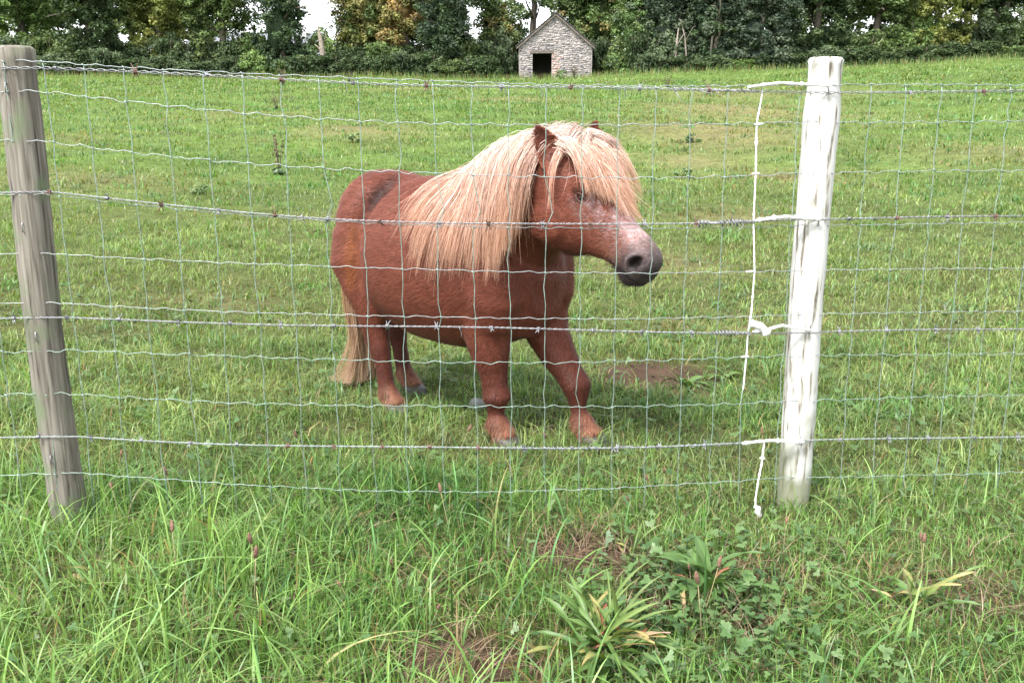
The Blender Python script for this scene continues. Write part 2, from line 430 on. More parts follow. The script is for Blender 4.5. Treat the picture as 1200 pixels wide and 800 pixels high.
def make_grass():
    rng = np.random.default_rng(21)
    # --- uncut verge in front of the fence: long tussocky blades
    parts = []
    x, y = scatter(46000, 1.45, 3.0, .62, .35, rng, .9)
    k = thin(x, y, rng, 1.5); x, y = x[k], y[k]; n = len(x)
    P = np.stack([x, y, 0 * x], 1)
    tus = np.clip(.5 + .5 * vnoise(P, 4.5, 2.0) + .4 * vnoise(P, 13.0, 5.0) + .35 * sstep(.3, -.6, x), .08, 1.25)      # taller on the left
    tus *= np.where(x > .1, .62, 1.0)
    h = (.045 + rng.gamma(2.0, .027, n) * tus) * np.where(y > 2.5, .85, 1)
    h = np.clip(h, .03, .30)
    C = grass_colour(x, y, rng, .07) * np.array([.78, .97, .84])
    parts.append(blades(x, y, h, rng.uniform(.0009, .0026, n) * (.7 + h * 4), np.abs(rng.normal(.55, .6, n)), 4, C, rng, C * np.array([1.15, 1.08, 1.0])))
    # broad arching blades
    x, y = scatter(1100, 1.5, 2.9, .6, .3, rng, .9)
    k = thin(x, y, rng, 1.2) & ((x < .2) | (rng.random(len(x)) < .3)); x, y = x[k], y[k]; n = len(x)
    C = grass_colour(x, y, rng, .05) * np.array([.80, .97, .88])
    parts.append(blades(x, y, rng.uniform(.08, .22, n), rng.uniform(.0024, .0042, n), np.abs(rng.normal(.7, .4, n)), 7, C, rng, C * 1.15))
    # fallen straw and dead thatch
    x, y = scatter(13000, 1.45, 3.0, .62, .3, rng, .9)
    keep = rng.random(len(x)) < .25 + np.clip(bare(x, y) * 1.6, 0, .75); x, y = x[keep], y[keep]; n = len(x)
    C = np.array([.34, .26, .17]) * rng.uniform(.4, 1.15, n)[:, None] * np.where(rng.random(n)[:, None] < .35, np.array([.8, .6, .55]), 1.0)
    parts.append(blades(x, y, rng.uniform(.025, .10, n), rng.uniform(.0006, .0016, n), rng.uniform(1.0, 2.8, n), 3, C, rng, C, zoff=.012))
    V, F, C = cat_blades(parts)
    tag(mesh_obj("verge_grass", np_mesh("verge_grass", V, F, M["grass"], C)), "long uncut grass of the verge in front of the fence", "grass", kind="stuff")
    # --- grazed field, in bands of falling density
    parts = []
    def band(cnt, y0, y1, slope, off, hm, wm, segs, power=1.0, k1=.95, dry=.06):
        x, y = scatter(cnt, y0, y1, slope, off, rng, power)
        k = thin(x, y, rng, k1); x, y = x[k], y[k]; n = len(x)
        P = np.stack([x, y, 0 * x], 1)
        tus = np.clip(.9 + .5 * vnoise(P, 14.0, 2.0) + .45 * vnoise(P, 4.5, 4.0) + .3 * vnoise(P, 1.1, 1.0), .22, 2.1) * (1 - .45 * faded(x, y))
        h = hm * rng.gamma(4, .25, n) * tus
        C = grass_colour(x, y, rng, dry)
        if y0 > 4: C = C * .45 + C.mean(0) * .55
        C = C * (1.04 + .34 * vnoise(P, 6.0, 7.0) + .30 * vnoise(P, 2.1, 9.0) + .16 * vnoise(P, .35, 5.0))[:, None]
        pale = np.clip(.5 * vnoise(P, 3.1, 12.0) + .5 * vnoise(P, .8, 3.0), 0, 1)[:, None]
        C = C * (1 - .5 * pale) + np.array([.25, .27, .125]) * .5 * pale
        parts.append(blades(x, y, h, wm * rng.uniform(.6, 1.3, n), np.abs(rng.normal(.75, .6, n)), segs, C, rng, C * np.array([1.12, 1.08, 1.0])))
    band(90000, 2.75, 5.0, .62, .5, .050, .0020, 2)
    band(95000, 4.8, 9.0, .60, .5, .042, .0028, 2, .9)
    band(95000, 8.5, 20, .58, .8, .046, .0075, 1, .8)
    band(80000, 19, 40, .58, 1.5, .06, .017, 1, .85)
    band(46000, 38, 68, .58, 3, .10, .042, 1, .9, dry=.10)
    # tussocks the pony has left ungrazed
    nc = 3400
    cx, cy = scatter(nc, 3.6, 52, .56, .5, rng, 1.7)
    keep = rng.random(nc) > .8 * faded(cx, cy); cx, cy = cx[keep], cy[keep]; nc = len(cx)
    per = 22; ii = np.repeat(np.arange(nc), per); n = len(ii)
    sg = (.035 + .009 * cy) * rng.uniform(.5, 1.5, nc)
    x = cx[ii] + rng.normal(0, 1, n) * sg[ii]; y = cy[ii] + rng.normal(0, 1, n) * sg[ii]
    tint = np.stack([rng.uniform(.6, 1.15, nc), rng.uniform(.68, 1.05, nc), rng.uniform(.6, 1.1, nc)], 1)
    C = (grass_colour(x, y, rng, .05) * .5 + np.array([.13, .215, .065]) * .5) * tint[ii]
    k = thin(x, y, rng, 1.5); x, y, C, ii = x[k], y[k], C[k], ii[k]; n = len(x)
    parts.append(blades(x, y, (.05 + .0022 * y) * rng.uniform(.5, 1.5, n), (.0022 + .0006 * y) * rng.uniform(.6, 1.3, n), np.abs(rng.normal(.8, .6, n)), 2, C, rng, C * 1.1))
    # tall seeding grass along the hedge foot
    x, y = scatter(14000, 58, 66, .58, 3, rng); n = len(x)
    C = grass_colour(x, y, rng, .35)
    parts.append(blades(x, y, rng.uniform(.15, .55, n), rng.uniform(.006, .014, n), np.abs(rng.normal(.2, .2, n)), 2, C, rng, C))
    V, F, C = cat_blades(parts)
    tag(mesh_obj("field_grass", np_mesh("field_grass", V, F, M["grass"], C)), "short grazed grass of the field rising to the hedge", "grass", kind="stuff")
make_grass()
# ------------------------------------------------------------------ stone barn
def make_barn():
    bx, by = 2.86, 64.6
    bz = float(ground_z(bx, by)) - .12
    root = empty("stone_barn", (bx, by, bz), R(-1.5))
    tag(root, "small pitched-roof rubble stone barn with a dark open doorway at the field's top", "barn")
    W2, EH, AP, DEP, TH = 2.42, 2.30, 4.28, 6.5, .5
    dx0, dx1, dh = -1.50, -.24, 1.80
    slope = (AP - EH) / W2
    rng = random.Random(3)
    mortar = simple_mat("lime_mortar", [(.3, (.22, .195, .185)), (.7, (.34, .305, .29))], 6, .95, .5, 30)
    m, n, l, p = new_mat("rubble_stone")
    a = n.new("ShaderNodeVertexColor"); a.layer_name = "Col"
    t = noise_node(n, l, 9, 6); r = ramp(n, [(.3, (.7, .7, .7)), (.7, (1.25, 1.22, 1.2))]); l.new(t.outputs["Fac"], r.inputs[0])
    mu = n.new("ShaderNodeMix"); mu.data_type = 'RGBA'; mu.blend_type = 'MULTIPLY'; mu.inputs[0].default_value = 1
    l.new(a.outputs["Color"], mu.inputs[6]); l.new(r.outputs[0], mu.inputs[7]); l.new(mu.outputs[2], p.inputs["Base Color"]); p.inputs["Roughness"].default_value = .95
    def prism(bm, poly, y0, y1):
        a_ = [bm.verts.new((x, y0, z)) for x, z in poly]; b_ = [bm.verts.new((x, y1, z)) for x, z in poly]
        bm.faces.new(a_); bm.faces.new(list(reversed(b_)))
        for i in range(len(poly)):
            j = (i + 1) % len(poly); bm.faces.new((a_[j], a_[i], b_[i], b_[j]))
    gab = bmesh.new()
    prism(gab, [(-W2 + .10, -.5), (dx0, -.5), (dx0, dh), (-W2, dh)], 0, TH)
    prism(gab, [(dx1, -.5), (W2, -.5), (W2, dh), (dx1, dh)], 0, TH)
    prism(gab, [(-W2, dh + .001), (W2, dh + .001), (W2, EH), (0, AP), (-W2, EH)], .002, TH - .002)
    gw = bm_obj("front_gable_wall", gab, mortar, root)
    bm = bmesh.new(); prism(bm, [(-W2, -.5), (W2, -.5), (W2, EH), (0, AP), (-W2, EH)], DEP - TH, DEP); bm_obj("back_gable_wall", bm, mortar, root)
    for s in (-1, 1):
        bm = bmesh.new(); add_box(bm, (s * W2 - (TH if s > 0 else 0), TH + .003, -.5), (s * W2 + (TH if s < 0 else 0), DEP - TH - .003, EH)); bm_obj("side_wall", bm, mortar, root)
    bm = bmesh.new(); add_box(bm, (-W2 + TH, TH, -.3), (W2 - TH, DEP - TH, -.02)); bm_obj("earth_floor", bm, simple_mat("barn_earth", [(.3, (.03, .025, .02)), (.7, (.06, .05, .04))], 5), root)
    # rubble facing of the gable
    V = []; F = []; C = []
    z = -.35
    while z < AP:
        hrow = rng.uniform(.075, .15)
        half = W2 - .04 if z + hrow < EH else max(0, (AP - z - hrow) / slope - .03)
        x = -half + rng.uniform(0, .06)
        while x < half - .06:
            w = min(rng.uniform(.10, .32), half - x)
            cxk = x
            x0, x1, z0, z1 = x + .008, x + w - .008, z + .006, z + hrow - .006
            x += w
            dz_ = .05 * math.sin(cxk * 2.3 + z * 3) + rng.uniform(-.03, .03); z0 += dz_; z1 += dz_ + rng.uniform(-.03, .02)
            if half < W2 - .05 and z1 > AP - (max(abs(x0), abs(x1))) * slope - .05: continue
            if z1 > -.4 and z0 < dh + .16 and x1 > dx0 - .1 and x0 < dx1 + .1:
                if z0 < dh and x1 > dx0 and x0 < dx1:
                    if x0 < dx0 - .08: x1 = dx0 - .005
                    elif x1 > dx1 + .08: x0 = dx1 + .005
                    else: continue
                elif z1 > dh - .02: continue
            if x1 - x0 < .05: continue
            b = len(V); pr = rng.uniform(.012, .045); j = .018
            cx, cz = (x0 + x1) / 2, (z0 + z1) / 2
            for (px, pz) in ((x0, z0), (x1, z0), (x1, z1), (x0, z1)): V.append((px + rng.uniform(-j, j) * .4, .01, pz + rng.uniform(-j, j) * .4))
            for (px, pz) in ((x0, z0), (x1, z0), (x1, z1), (x0, z1)): V.append((cx + (px - cx) * .84 + rng.uniform(-j, j), -pr * rng.uniform(.8, 1.2), cz + (pz - cz) * .78 + rng.uniform(-j, j)))
            F += [(b + 4, b + 5, b + 6, b + 7)] + [(b + k, b + (k + 1) % 4, b + 4 + (k + 1) % 4, b + 4 + k) for k in range(4)]
            g = rng.uniform(.22, .36)
            c = (g * 1.06, g * .96, g * .94) if rng.random() < .8 else (g * .55, g * .53, g * .58)
            if abs(x0 - dx1) < .5 and z < dh and rng.random() < .8: c = (.42, .30, .27)
            C += [c] * 8
        z += hrow
    st = mesh_obj("stonework", np_mesh("stonework", np.array(V), np.array(F), m, np.array(C)), gw); tag(st, kind="stuff")
    wood = simple_mat("old_oak", [(.3, (.07, .055, .045)), (.7, (.20, .17, .15))], 12, .9, .6, 40)
    bm = bmesh.new(); add_box(bm, (dx0 - .18, -.07, dh - .005), (dx1 + .12, .35, dh + .145), .012); bm_obj("lintel", bm, wood, root)
    # roof: two slate slopes with courses of slates, verge boards, ridge
    slate = simple_mat("mossy_slate", [(.3, (.035, .037, .042)), (.55, (.085, .08, .082)), (.8, (.10, .10, .06))], 3, .8, .4, 20)
    for s in (-1, 1):
        rb = bmesh.new(); L = math.hypot(W2 + .15, (W2 + .15) * slope)
        ux, uz = s * (W2 + .15) / L, -(W2 + .15) * slope / L
        nx, nz = s * slope / math.hypot(1, slope), 1 / math.hypot(1, slope)
        nrow = 14
        for i in range(nrow):
            a0, a1 = L * i / nrow, L * (i + 1) / nrow + .03
            t0, t1 = .045, .085
            pr = [(ux * a0 + nx * t0 * .3, AP + .02 + uz * a0 + nz * t0 * .3), (ux * a1 + nx * t0, AP + .02 + uz * a1 + nz * t0), (ux * a1 + nx * t1, AP + .02 + uz * a1 + nz * t1), (ux * a0 + nx * t0, AP + .02 + uz * a0 + nz * t0)]
            prism(rb, pr, -.22 + rng.uniform(-.015, .015), DEP + .2)
        bmesh.ops.recalc_face_normals(rb, faces=rb.faces[:])
        ro = bm_obj("roof_slope", rb, slate, root)
        vb = bmesh.new()
        prism(vb, [(ux * 0, AP - .005), (ux * L, AP - .005 + uz * L), (ux * L, AP - .13 + uz * L), (0, AP - .13)], -.19, -.06)
        bmesh.ops.recalc_face_normals(vb, faces=vb.faces[:])
        bm_obj("verge_board", vb, wood, ro)
    t_ = Tubes(); t_.add([(0, -.25, AP + .09), (0, DEP + .22, AP + .09)], .10, 8); t_.build("ridge_tile", simple_mat("ridge_clay", [(.3, (.12, .11, .11)), (.7, (.30, .28, .27))], 8), root, False)
make_barn()

# far farm building glimpsed between the trees on the left
def make_farmhouse():
    x, y = -24.3, 92.0
    root = empty("farm_building", (x, y, float(ground_z(x, 80)) - .9), R(8))
    tag(root, "pale rendered farm building half hidden behind the ivy-clad tree on the left", "building")
    ren = simple_mat("pale_render", [(.3, (.46, .45, .46)), (.7, (.62, .61, .62))], 1.2, .9, .2, 20)
    sl = simple_mat("grey_slate", [(.3, (.12, .13, .15)), (.7, (.22, .23, .26))], 4, .8, .3, 12)
    bm = bmesh.new()
    pts = [(-6, 0), (6, 0), (6, 3.6), (-6, 3.6)]
    add_box(bm, (-6, 0, -2), (6, 6, 3.6)); bm_obj("wall", bm, ren, root)
    bm = bmesh.new()
    v = [bm.verts.new(q) for q in ((-6.3, -.3, 3.55), (6.3, -.3, 3.55), (6.3, 6.3, 3.55), (-6.3, 6.3, 3.55), (-6.3, 3, 6.2), (6.3, 3, 6.2))]
    for f in ((0, 1, 5, 4), (2, 3, 4, 5), (1, 2, 5), (3, 0, 4), (3, 2, 1, 0)): bm.faces.new([v[i] for i in f])
    ro = bm_obj("roof", bm, sl, root)
    bm = bmesh.new(); add_box(bm, (3.8, 2.5, 5.2), (4.8, 3.5, 7.2)); bm_obj("chimney", bm, ren, ro)
    gl = simple_mat("dark_pane", [(.3, (.02, .025, .03)), (.7, (.05, .055, .06))], 2, .1, 0)
    for wx in (-4, -1, 2, 4.5):
        bm = bmesh.new(); add_box(bm, (wx - .5, -.06, 1.2), (wx + .5, .05, 2.5)); w = bm_obj("window", bm, ren, root)
        bm = bmesh.new(); add_box(bm, (wx - .42, -.075, 1.28), (wx + .42, -.062, 2.42)); bm_obj("pane", bm, gl, w)
make_farmhouse()

# ------------------------------------------------------------------ trees and hedges
def leaf_cloud(clumps, rng, size, per, cols, flat=.75, seed_var=.25):
    """clumps: (n,4) centres and radii -> quads of leaf size, with each clump its own tint"""
    n = len(clumps)
    idx = np.repeat(np.arange(n), per)
    N = len(idx)
    d = rng.normal(0, 1, (N, 3)); d /= np.linalg.norm(d, axis=1)[:, None]
    rr = rng.random(N) ** .45
    P = clumps[idx, :3] + d * (clumps[idx, 3] * rr)[:, None] * np.array([1, 1, flat])
    nrm = d * .6 + np.array([0, -.1, .75]) + rng.normal(0, .55, (N, 3)); nrm /= np.linalg.norm(nrm, axis=1)[:, None]
    a = rng.normal(0, 1, (N, 3)); u = np.cross(nrm, a); u /= np.linalg.norm(u, axis=1)[:, None]; v = np.cross(nrm, u)
    s = size * rng.uniform(.6, 1.35, N)[:, None]
    V = np.stack([P - u * s, P + v * s * .55 - nrm * s * .15, P + u * s, P - v * s * .55 + nrm * s * .1], 1).reshape(-1, 3)
    F = np.arange(N * 4).reshape(-1, 4)
    cl = np.array(cols); ci = rng.integers(0, len(cl), n)
    cc = cl[ci] * rng.uniform(1 - seed_var, 1 + seed_var, n)[:, None]
    C = 1.2 * cc[idx] * rng.uniform(.7, 1.3, N)[:, None]
    return V, F, np.repeat(np.clip(C, 0, .6), 4, axis=0)

def fill_blobs(blobs, count, rng, rmin, rmax, shell=.6):
    B = np.array(blobs, float)                 # cx, cy, cz, rx, ry, rz
    vol = B[:, 3] * B[:, 4] * B[:, 5]
    i = rng.choice(len(B), count, p=vol ** .8 / (vol ** .8).sum())
    d = rng.normal(0, 1, (count, 3)); d /= np.linalg.norm(d, axis=1)[:, None]
    r = shell + (1 - shell) * rng.random(count)
    P = B[i, :3] + d * r[:, None] * B[i, 3:6]
    return np.concatenate([P, rng.uniform(rmin, rmax, count)[:, None]], 1)

DARK = [(.042, .068, .034), (.054, .082, .040), (.066, .100, .048), (.046, .070, .046)]
MID = [(.085, .125, .046), (.11, .155, .058), (.07, .105, .04), (.14, .175, .075)]
OLIVE = [(.165, .17, .06), (.19, .185, .075), (.125, .145, .05), (.22, .20, .085)]
RUSTY = [(.29, .20, .085), (.25, .185, .08), (.33, .235, .105), (.18, .155, .065)]
GREYG = [(.062, .085, .058), (.082, .11, .070), (.050, .072, .048), (.11, .135, .092)]
FRESH = [(.105, .165, .06), (.125, .185, .07), (.085, .135, .05), (.15, .195, .085)]

def limbs(t_, base, top, r, rng, nb=7, spread=2.2, up=.6, start=.25):
    base, top = np.array(base, float), np.array(top, float)
    k = 8
    mid = [base + (top - base) * i / k + rng.normal(0, .07, 3) * (i > 0) * np.array([1, 1, 0]) * np.linalg.norm(top - base) * .12 for i in range(k + 1)]
    t_.add(mid, [r * (1.35 if i == 0 else 1) * (1 - .75 * i / k) for i in range(k + 1)], 8)
    ends = []
    for b in range(nb):
        f = start + (1 - start) * (b + rng.random()) / nb
        i = min(int(f * k), k - 1); p = mid[i] + (mid[i + 1] - mid[i]) * (f * k - i)
        az = rng.uniform(0, 2 * PI); L = spread * rng.uniform(.6, 1.15) * (1.15 - .6 * f)
        pts = [p]; dr = np.array([math.cos(az), math.sin(az), up * rng.uniform(.4, 1.4)])
        for q in range(4):
            dr = dr + rng.normal(0, .22, 3); dr /= np.linalg.norm(dr); pts.append(pts[-1] + dr * L / 4)
        t_.add(pts, [r * .34 * (1 - .8 * q / 4) * (1.2 - .6 * f) for q in range(5)], 6)
        ends.append(pts[-1])
    return ends

def tree(name, x, y, h, r, blobs, cols, label, nclump, per, size, seed, cat="tree", group="trees along the top of the field", bark="bark", nb=8, spread=2.4, rc=(.3, .65), shell=.55, sparse=None, core=1.0):
    rng = np.random.default_rng(seed)
    z = float(ground_z(x, y)) - .15
    root = empty(name, (x, y, z)); tag(root, label, cat, group)
    t_ = Tubes(); ends = limbs(t_, (0, 0, 0), (rng.normal(0, .3), rng.normal(0, .3), h), r, rng, nb, spread)
    t_.build("trunk", M[bark], root)
    cl = fill_blobs(blobs, nclump, rng, rc[0], rc[1], shell)
    if sparse:
        e = np.array(ends); e = np.concatenate([e, np.full((len(e), 1), .55)], 1); cl = np.concatenate([cl, e])
    V, F, C = leaf_cloud(cl, rng, size * .92, int(per * 1.5), cols)
    cw = mesh_obj("crown", np_mesh("crown", V, F, M["foliage"], C), root)
    if not sparse:                 # opaque lumpy cores added inside the crown to block the sky
        for (bx_, by_, bz_, rx, ry, rz) in blobs:
            bm = bmesh.new(); bmesh.ops.create_icosphere(bm, subdivisions=3, radius=1)
            cs = []
            for v in bm.verts:
                q = v.co.copy(); k_ = (.44 + .24 * mnoise.noise(q * 2.1 + Vector((seed, bz_, 0))) + .16 * mnoise.noise(q * 5.0 + Vector((0, seed, bx_)))) * core
                v.co = Vector((bx_ + q.x * rx * k_, by_ + q.y * ry * k_, bz_ + q.z * rz * k_))
                cs.append(np.array(cols[0]) * random.uniform(.7, 1.1))
            vv = np.array([v.co[:] for v in bm.verts]); ff = np.array([[v.index for v in f.verts] for f in bm.faces]); bm.free()
            mesh_obj("sky_blocking_core", np_mesh("sky_blocking_core", vv, ff, M["foliage"], np.array(cs)), cw)
    return root

def pxm(px, y=65.0): return (px - 600) / 1100.0 * (y * .9724 - 2.6 * .2334)

tree("ivy_clad_tree", pxm(331, 64), 64, 11, .32, [(0, 0, 3.2, 1.9, 1.7, 3.0), (.1, 0, 6.3, 1.55, 1.5, 2.6), (-.2, 0, 9.5, 2.6, 2.2, 2.4), (-2.2, .2, 5.6, 1.3, 1.2, .8), (1.2, 0, 9.3, 1.3, 1.2, .7), (-2.4, 0, 7.8, 1.6, 1.2, .9), (1.3, 0, 1.4, 1.2, 1.1, 1.3)],
     DARK, "tall dark tree wrapped in ivy at the left end of the hedge", 330, 52, .11, 31, nb=6, spread=2.6)
tree("olive_oak", pxm(437, 67), 67, 10, .30, [(0, 0, 4.6, 2.6, 2.0, 2.4), (-.9, -.3, 2.6, 1.8, 1.6, 1.7), (.6, 0, 7.2, 2.3, 2, 2.2), (-1.3, 0, 5.4, 1.2, 1.3, 1.2)],
     OLIVE + MID[:1], "rounded olive-green tree right of the pale dead trunk", 300, 52, .12, 32, spread=2.4)
tree("turning_oak", pxm(474, 66), 66, 10, .30, [(0, 0, 4.4, 1.7, 1.7, 1.6), (.3, 0, 6.4, 1.8, 1.6, 1.5), (-.6, -.2, 2.9, 1.2, 1.2, 1.0), (.1, 0, 9.2, 2.4, 1.8, 1.2)],
     RUSTY + OLIVE[:2], "tree turning brownish gold beside the dark green column tree", 230, 52, .12, 33, spread=2.3)
tree("dark_column_tree", pxm(522, 64.5), 64.5, 11, .34, [(0, 0, 2.6, 1.8, 1.6, 2.2), (.1, 0, 5.2, 1.9, 1.6, 2.2), (.3, 0, 8.6, 1.7, 1.6, 2.2)],
     DARK + GREYG[:2], "dense dark green column-shaped tree near the middle of the hedge", 300, 56, .11, 34, nb=5, spread=1.6)
tree("mixed_thorn_tree", pxm(584, 68), 68, 9, .22, [(0, 0, 3.4, 1.7, 1.6, 1.7), (.7, 0, 5.0, 1.2, 1.2, 1.0), (-1.0, 0, 5.2, .9, 1.0, .8), (-.3, 0, 8.4, 2.6, 1.7, .9)],
     MID + RUSTY[3:] + OLIVE[2:3], "loose brownish green tree with sky gaps left of the barn", 150, 46, .12, 35, spread=2.6, sparse=True)
tree("overhanging_ash", pxm(626, 76), 76, 12, .34, [(-.8, 0, 8.2, 2.6, 2, 1.3), (1.2, 0, 6.6, 1.5, 1.4, .9), (1.6, 0, 9.4, 2.6, 2, 1.2), (-1.6, 0, 5.6, 1.4, 1.2, .9)],
     DARK[1:3] + MID[:2], "airy dark-leaved tree rising behind the barn's ridge", 130, 46, .13, 36, nb=10, spread=3.4, sparse=True)
tree("green_ash", pxm(703, 71), 71, 11, .30, [(0, 0, 4.4, 2.0, 1.8, 2.6), (-1.4, 0, 7.0, 2.4, 2.0, 2.0), (1.0, 0, 7.6, 2.0, 1.8, 2.4), (-2.3, .3, 5.4, 1.4, 1.2, 1.2)],
     MID + FRESH[:2] + RUSTY[3:], "mid-green tree behind the right slope of the barn roof", 320, 52, .12, 37, spread=2.6)
tree("fresh_green_tree", pxm(742, 66), 66, 9.5, .26, [(0, 0, 3.0, 1.5, 1.4, 2.6), (.3, 0, 6.8, 1.7, 1.5, 2.4), (-.5, -.3, 1.0, 1.2, 1.1, 1.0)],
     FRESH + GREYG[1:2], "lighter green leafy tree between the barn and the dark hedge wood", 260, 52, .11, 38, spread=1.8)
k = 0
for px, y, c, lab in ((790, 65.5, GREYG, "greyish dark evergreen with an open hollow, leftmost of the right-hand hedge wood"),
                      (838, 64.5, DARK + GREYG, "dark holly-like evergreen with bare pale stems below, middle of the right-hand wood"),
                      (890, 64.0, GREYG + DARK[:1], "dense dark evergreen at the right end of the hedge wood")):
    k += 1
    bl = [(0, 0, 7.0, 2.2, 1.9, 3.2), (-1.0, .4, 4.6, 1.5, 1.4, 1.5), (1.2, .2, 4.4, 1.5, 1.4, 1.6), (.3, -.2, 1.2, 2.1, 1.1, 1.2), (-.6, -.1, 2.8, 1.5, 1.3, 1.3), (1.3, 0, 2.7, 1.3, 1.2, 1.2)]
    tree("evergreen_tree", pxm(px, y), y, 10, .24, bl, c, lab, 360, 54, .11, 40 + k, spread=2.0, bark="pale_bark", rc=(.28, .55))
# woods going on to both sides and behind: three grown shapes, each copy turned, scaled and tinted on its own
def wood_shape(seed):
    rng = np.random.default_rng(seed)
    t_ = Tubes(); limbs(t_, (0, 0, 0), (.2, .1, 10.5), .3, rng, 8, 2.5)
    tm = t_.mesh("trunk", M["bark"])
    sh = rng.normal(0, .35, 6)
    bl = [(0, 0, 3.1, 2.6, 2.0, 2.7), (.5 + sh[0], 0, 6.7, 2.7, 2.3, 2.6), (-1.3 + sh[1], 0, 5.1, 1.9, 1.7, 1.8), (sh[2], 0, 9.6, 2.2, 1.9, 1.7), (0, -.3, 1.2, 2.3, 1.5, 1.2), (1.4 + sh[3], -.2, 5.0 + sh[4], 1.5, 1.4, 1.4)]
    cl = fill_blobs(bl, 330, rng, .3, .65, .55)
    V, F, C = leaf_cloud(cl, rng, .12, 80, [(.16, .20, .10), (.19, .23, .12), (.13, .17, .085), (.22, .25, .13)])
    cm = np_mesh("crown", V, F, M["foliage"], C)
    return tm, cm
WOOD = [wood_shape(s_) for s_ in (501, 502, 503)]
TINT = {"dark": (.33, .40, .36), "mid": (.52, .60, .44), "olive": (.86, .80, .50), "grey": (.44, .50, .52), "fresh": (.62, .76, .50)}
for i, (px, y, tint, sc, lab) in enumerate((
        (262, 66, "mid", .95, "mid-green bushy tree just left of the ivy-clad tree"), (190, 67, "olive", .95, "olive bushy tree second from the left end"), (110, 65, "dark", 1.0, "dark spreading tree third in from the left edge"), (30, 67, "fresh", .95, "fresh green leafy tree at the far left edge"),
        (955, 65, "dark", 1.0, "dark evergreen just beyond the white fence post"), (1020, 66, "mid", .95, "bushy mid-green tree in the right-hand row"), (1095, 65, "olive", .95, "olive-tinged tree second from the right edge"), (1170, 66, "dark", 1.0, "dark leafy tree at the far right edge"),
        (452, 75, "mid", 1.0, "green tree crown showing behind the olive and gold trees"), (505, 76, "dark", 1.0, "dark crown behind the column tree"), (700, 78, "mid", 1.1, "tall mid-green crown behind the barn's right side"), (768, 74, "grey", 1.05, "grey-green crown behind the lighter green tree"),
        (826, 75, "dark", 1.05, "dark crown behind the middle of the right-hand wood"), (884, 74, "grey", 1.05, "grey-green crown behind the right end of the hedge wood"), (60, 76, "dark", 1.1, "tall dark crown behind the leafy tree on the far left"), (160, 75, "mid", 1.05, "mid-green tall crown behind the olive bushy tree"),
        (228, 77, "fresh", 1.0, "fresh green tall crown left behind the ivy-clad tree"), (960, 75, "mid", 1.1, "tall mid-green crown behind the evergreen beyond the white post"), (1050, 76, "dark", 1.1, "very dark crown in the back row on the right"), (1140, 75, "grey", 1.05, "tall grey-green crown in the back row near the right edge"),
        (578, 73, "dark", .47, "low dark tree filling in behind the loose thorn tree"))):
    x = pxm(px, y); tm, cm = WOOD[i % 3]
    root = empty("woodland_tree", (x, y, float(ground_z(x, y)) - .15), i * 2.399); root.scale = (sc, sc, sc)
    tag(root, lab, "tree", "trees along the top of the field")
    mesh_obj("trunk", tm, root)
    cw = mesh_obj("crown", cm, root); cw.color = (*TINT[tint], 1)

# low bramble and thorn hedge along the top of the field, bush by bush
bushes = []
rng_h = np.random.default_rng(77)
hx = -34.0
while hx < -.9:
    w = rng_h.uniform(1.5, 2.3)
    bushes.append((hx + w / 2, 63.0 + rng_h.uniform(-.3, .5), w * .62, rng_h.uniform(.75, 1.25)))
    hx += w * .85
hx = -34.0
while hx < .2:
    w = rng_h.uniform(1.8, 2.8); bushes.append((min(hx + w / 2, -.9), 65.2 + rng_h.uniform(-.3, .5), w * .62, rng_h.uniform(1.4, 2.1))); hx += w * .85
hx = 7.6
while hx < 34:
    w = rng_h.uniform(1.8, 2.8); bushes.append((hx + w / 2, 64.8 + rng_h.uniform(-.2, .4), w * .62, rng_h.uniform(1.5, 2.3))); hx += w * .85
for bx_ in (5.9, 7.2): bushes.append((bx_, 65.6, 1.0, rng_h.uniform(.8, 1.2)))
hx = 8.2
while hx < 34:
    w = rng_h.uniform(1.6, 2.6); bushes.append((hx + w / 2, 63.0 + rng_h.uniform(-.3, .4), w * .6, rng_h.uniform(.5, 1.0))); hx += w * .9
def bush_shape(seed):
    rng = np.random.default_rng(seed); t_ = Tubes()
    for q in range(5):
        a = rng.uniform(-1, 1, 2) * .7; t_.add([(a[0] * .3, a[1] * .2, 0), (a[0] * .7, a[1] * .5, .6), (a[0], a[1] * .6, 1.25)], [.04, .028, .012], 5)
    cl = fill_blobs([(0, 0, .72, 1.0, .75, .78)], 70, rng, .2, .36, .45)
    V, F, C = leaf_cloud(cl, rng, .075, 60, [(.16, .20, .10), (.19, .23, .12), (.13, .17, .085), (.23, .26, .14)])
    return t_.mesh("stems", M["bark"]), np_mesh("leaves", V, F, M["foliage"], C)
BUSH = [bush_shape(s_) for s_ in (601, 602, 603, 604)]
bushes = [b for b in bushes if not (b[0] + b[2] > .25 and b[0] - b[2] < 5.4)] + [(-.75, 66.6, .95, 2.3), (-1.1, 69, 1.25, 3.0), (6.2, 68, 1.0, 2.0), (.1, 73.5, 1.7, 2.9)]
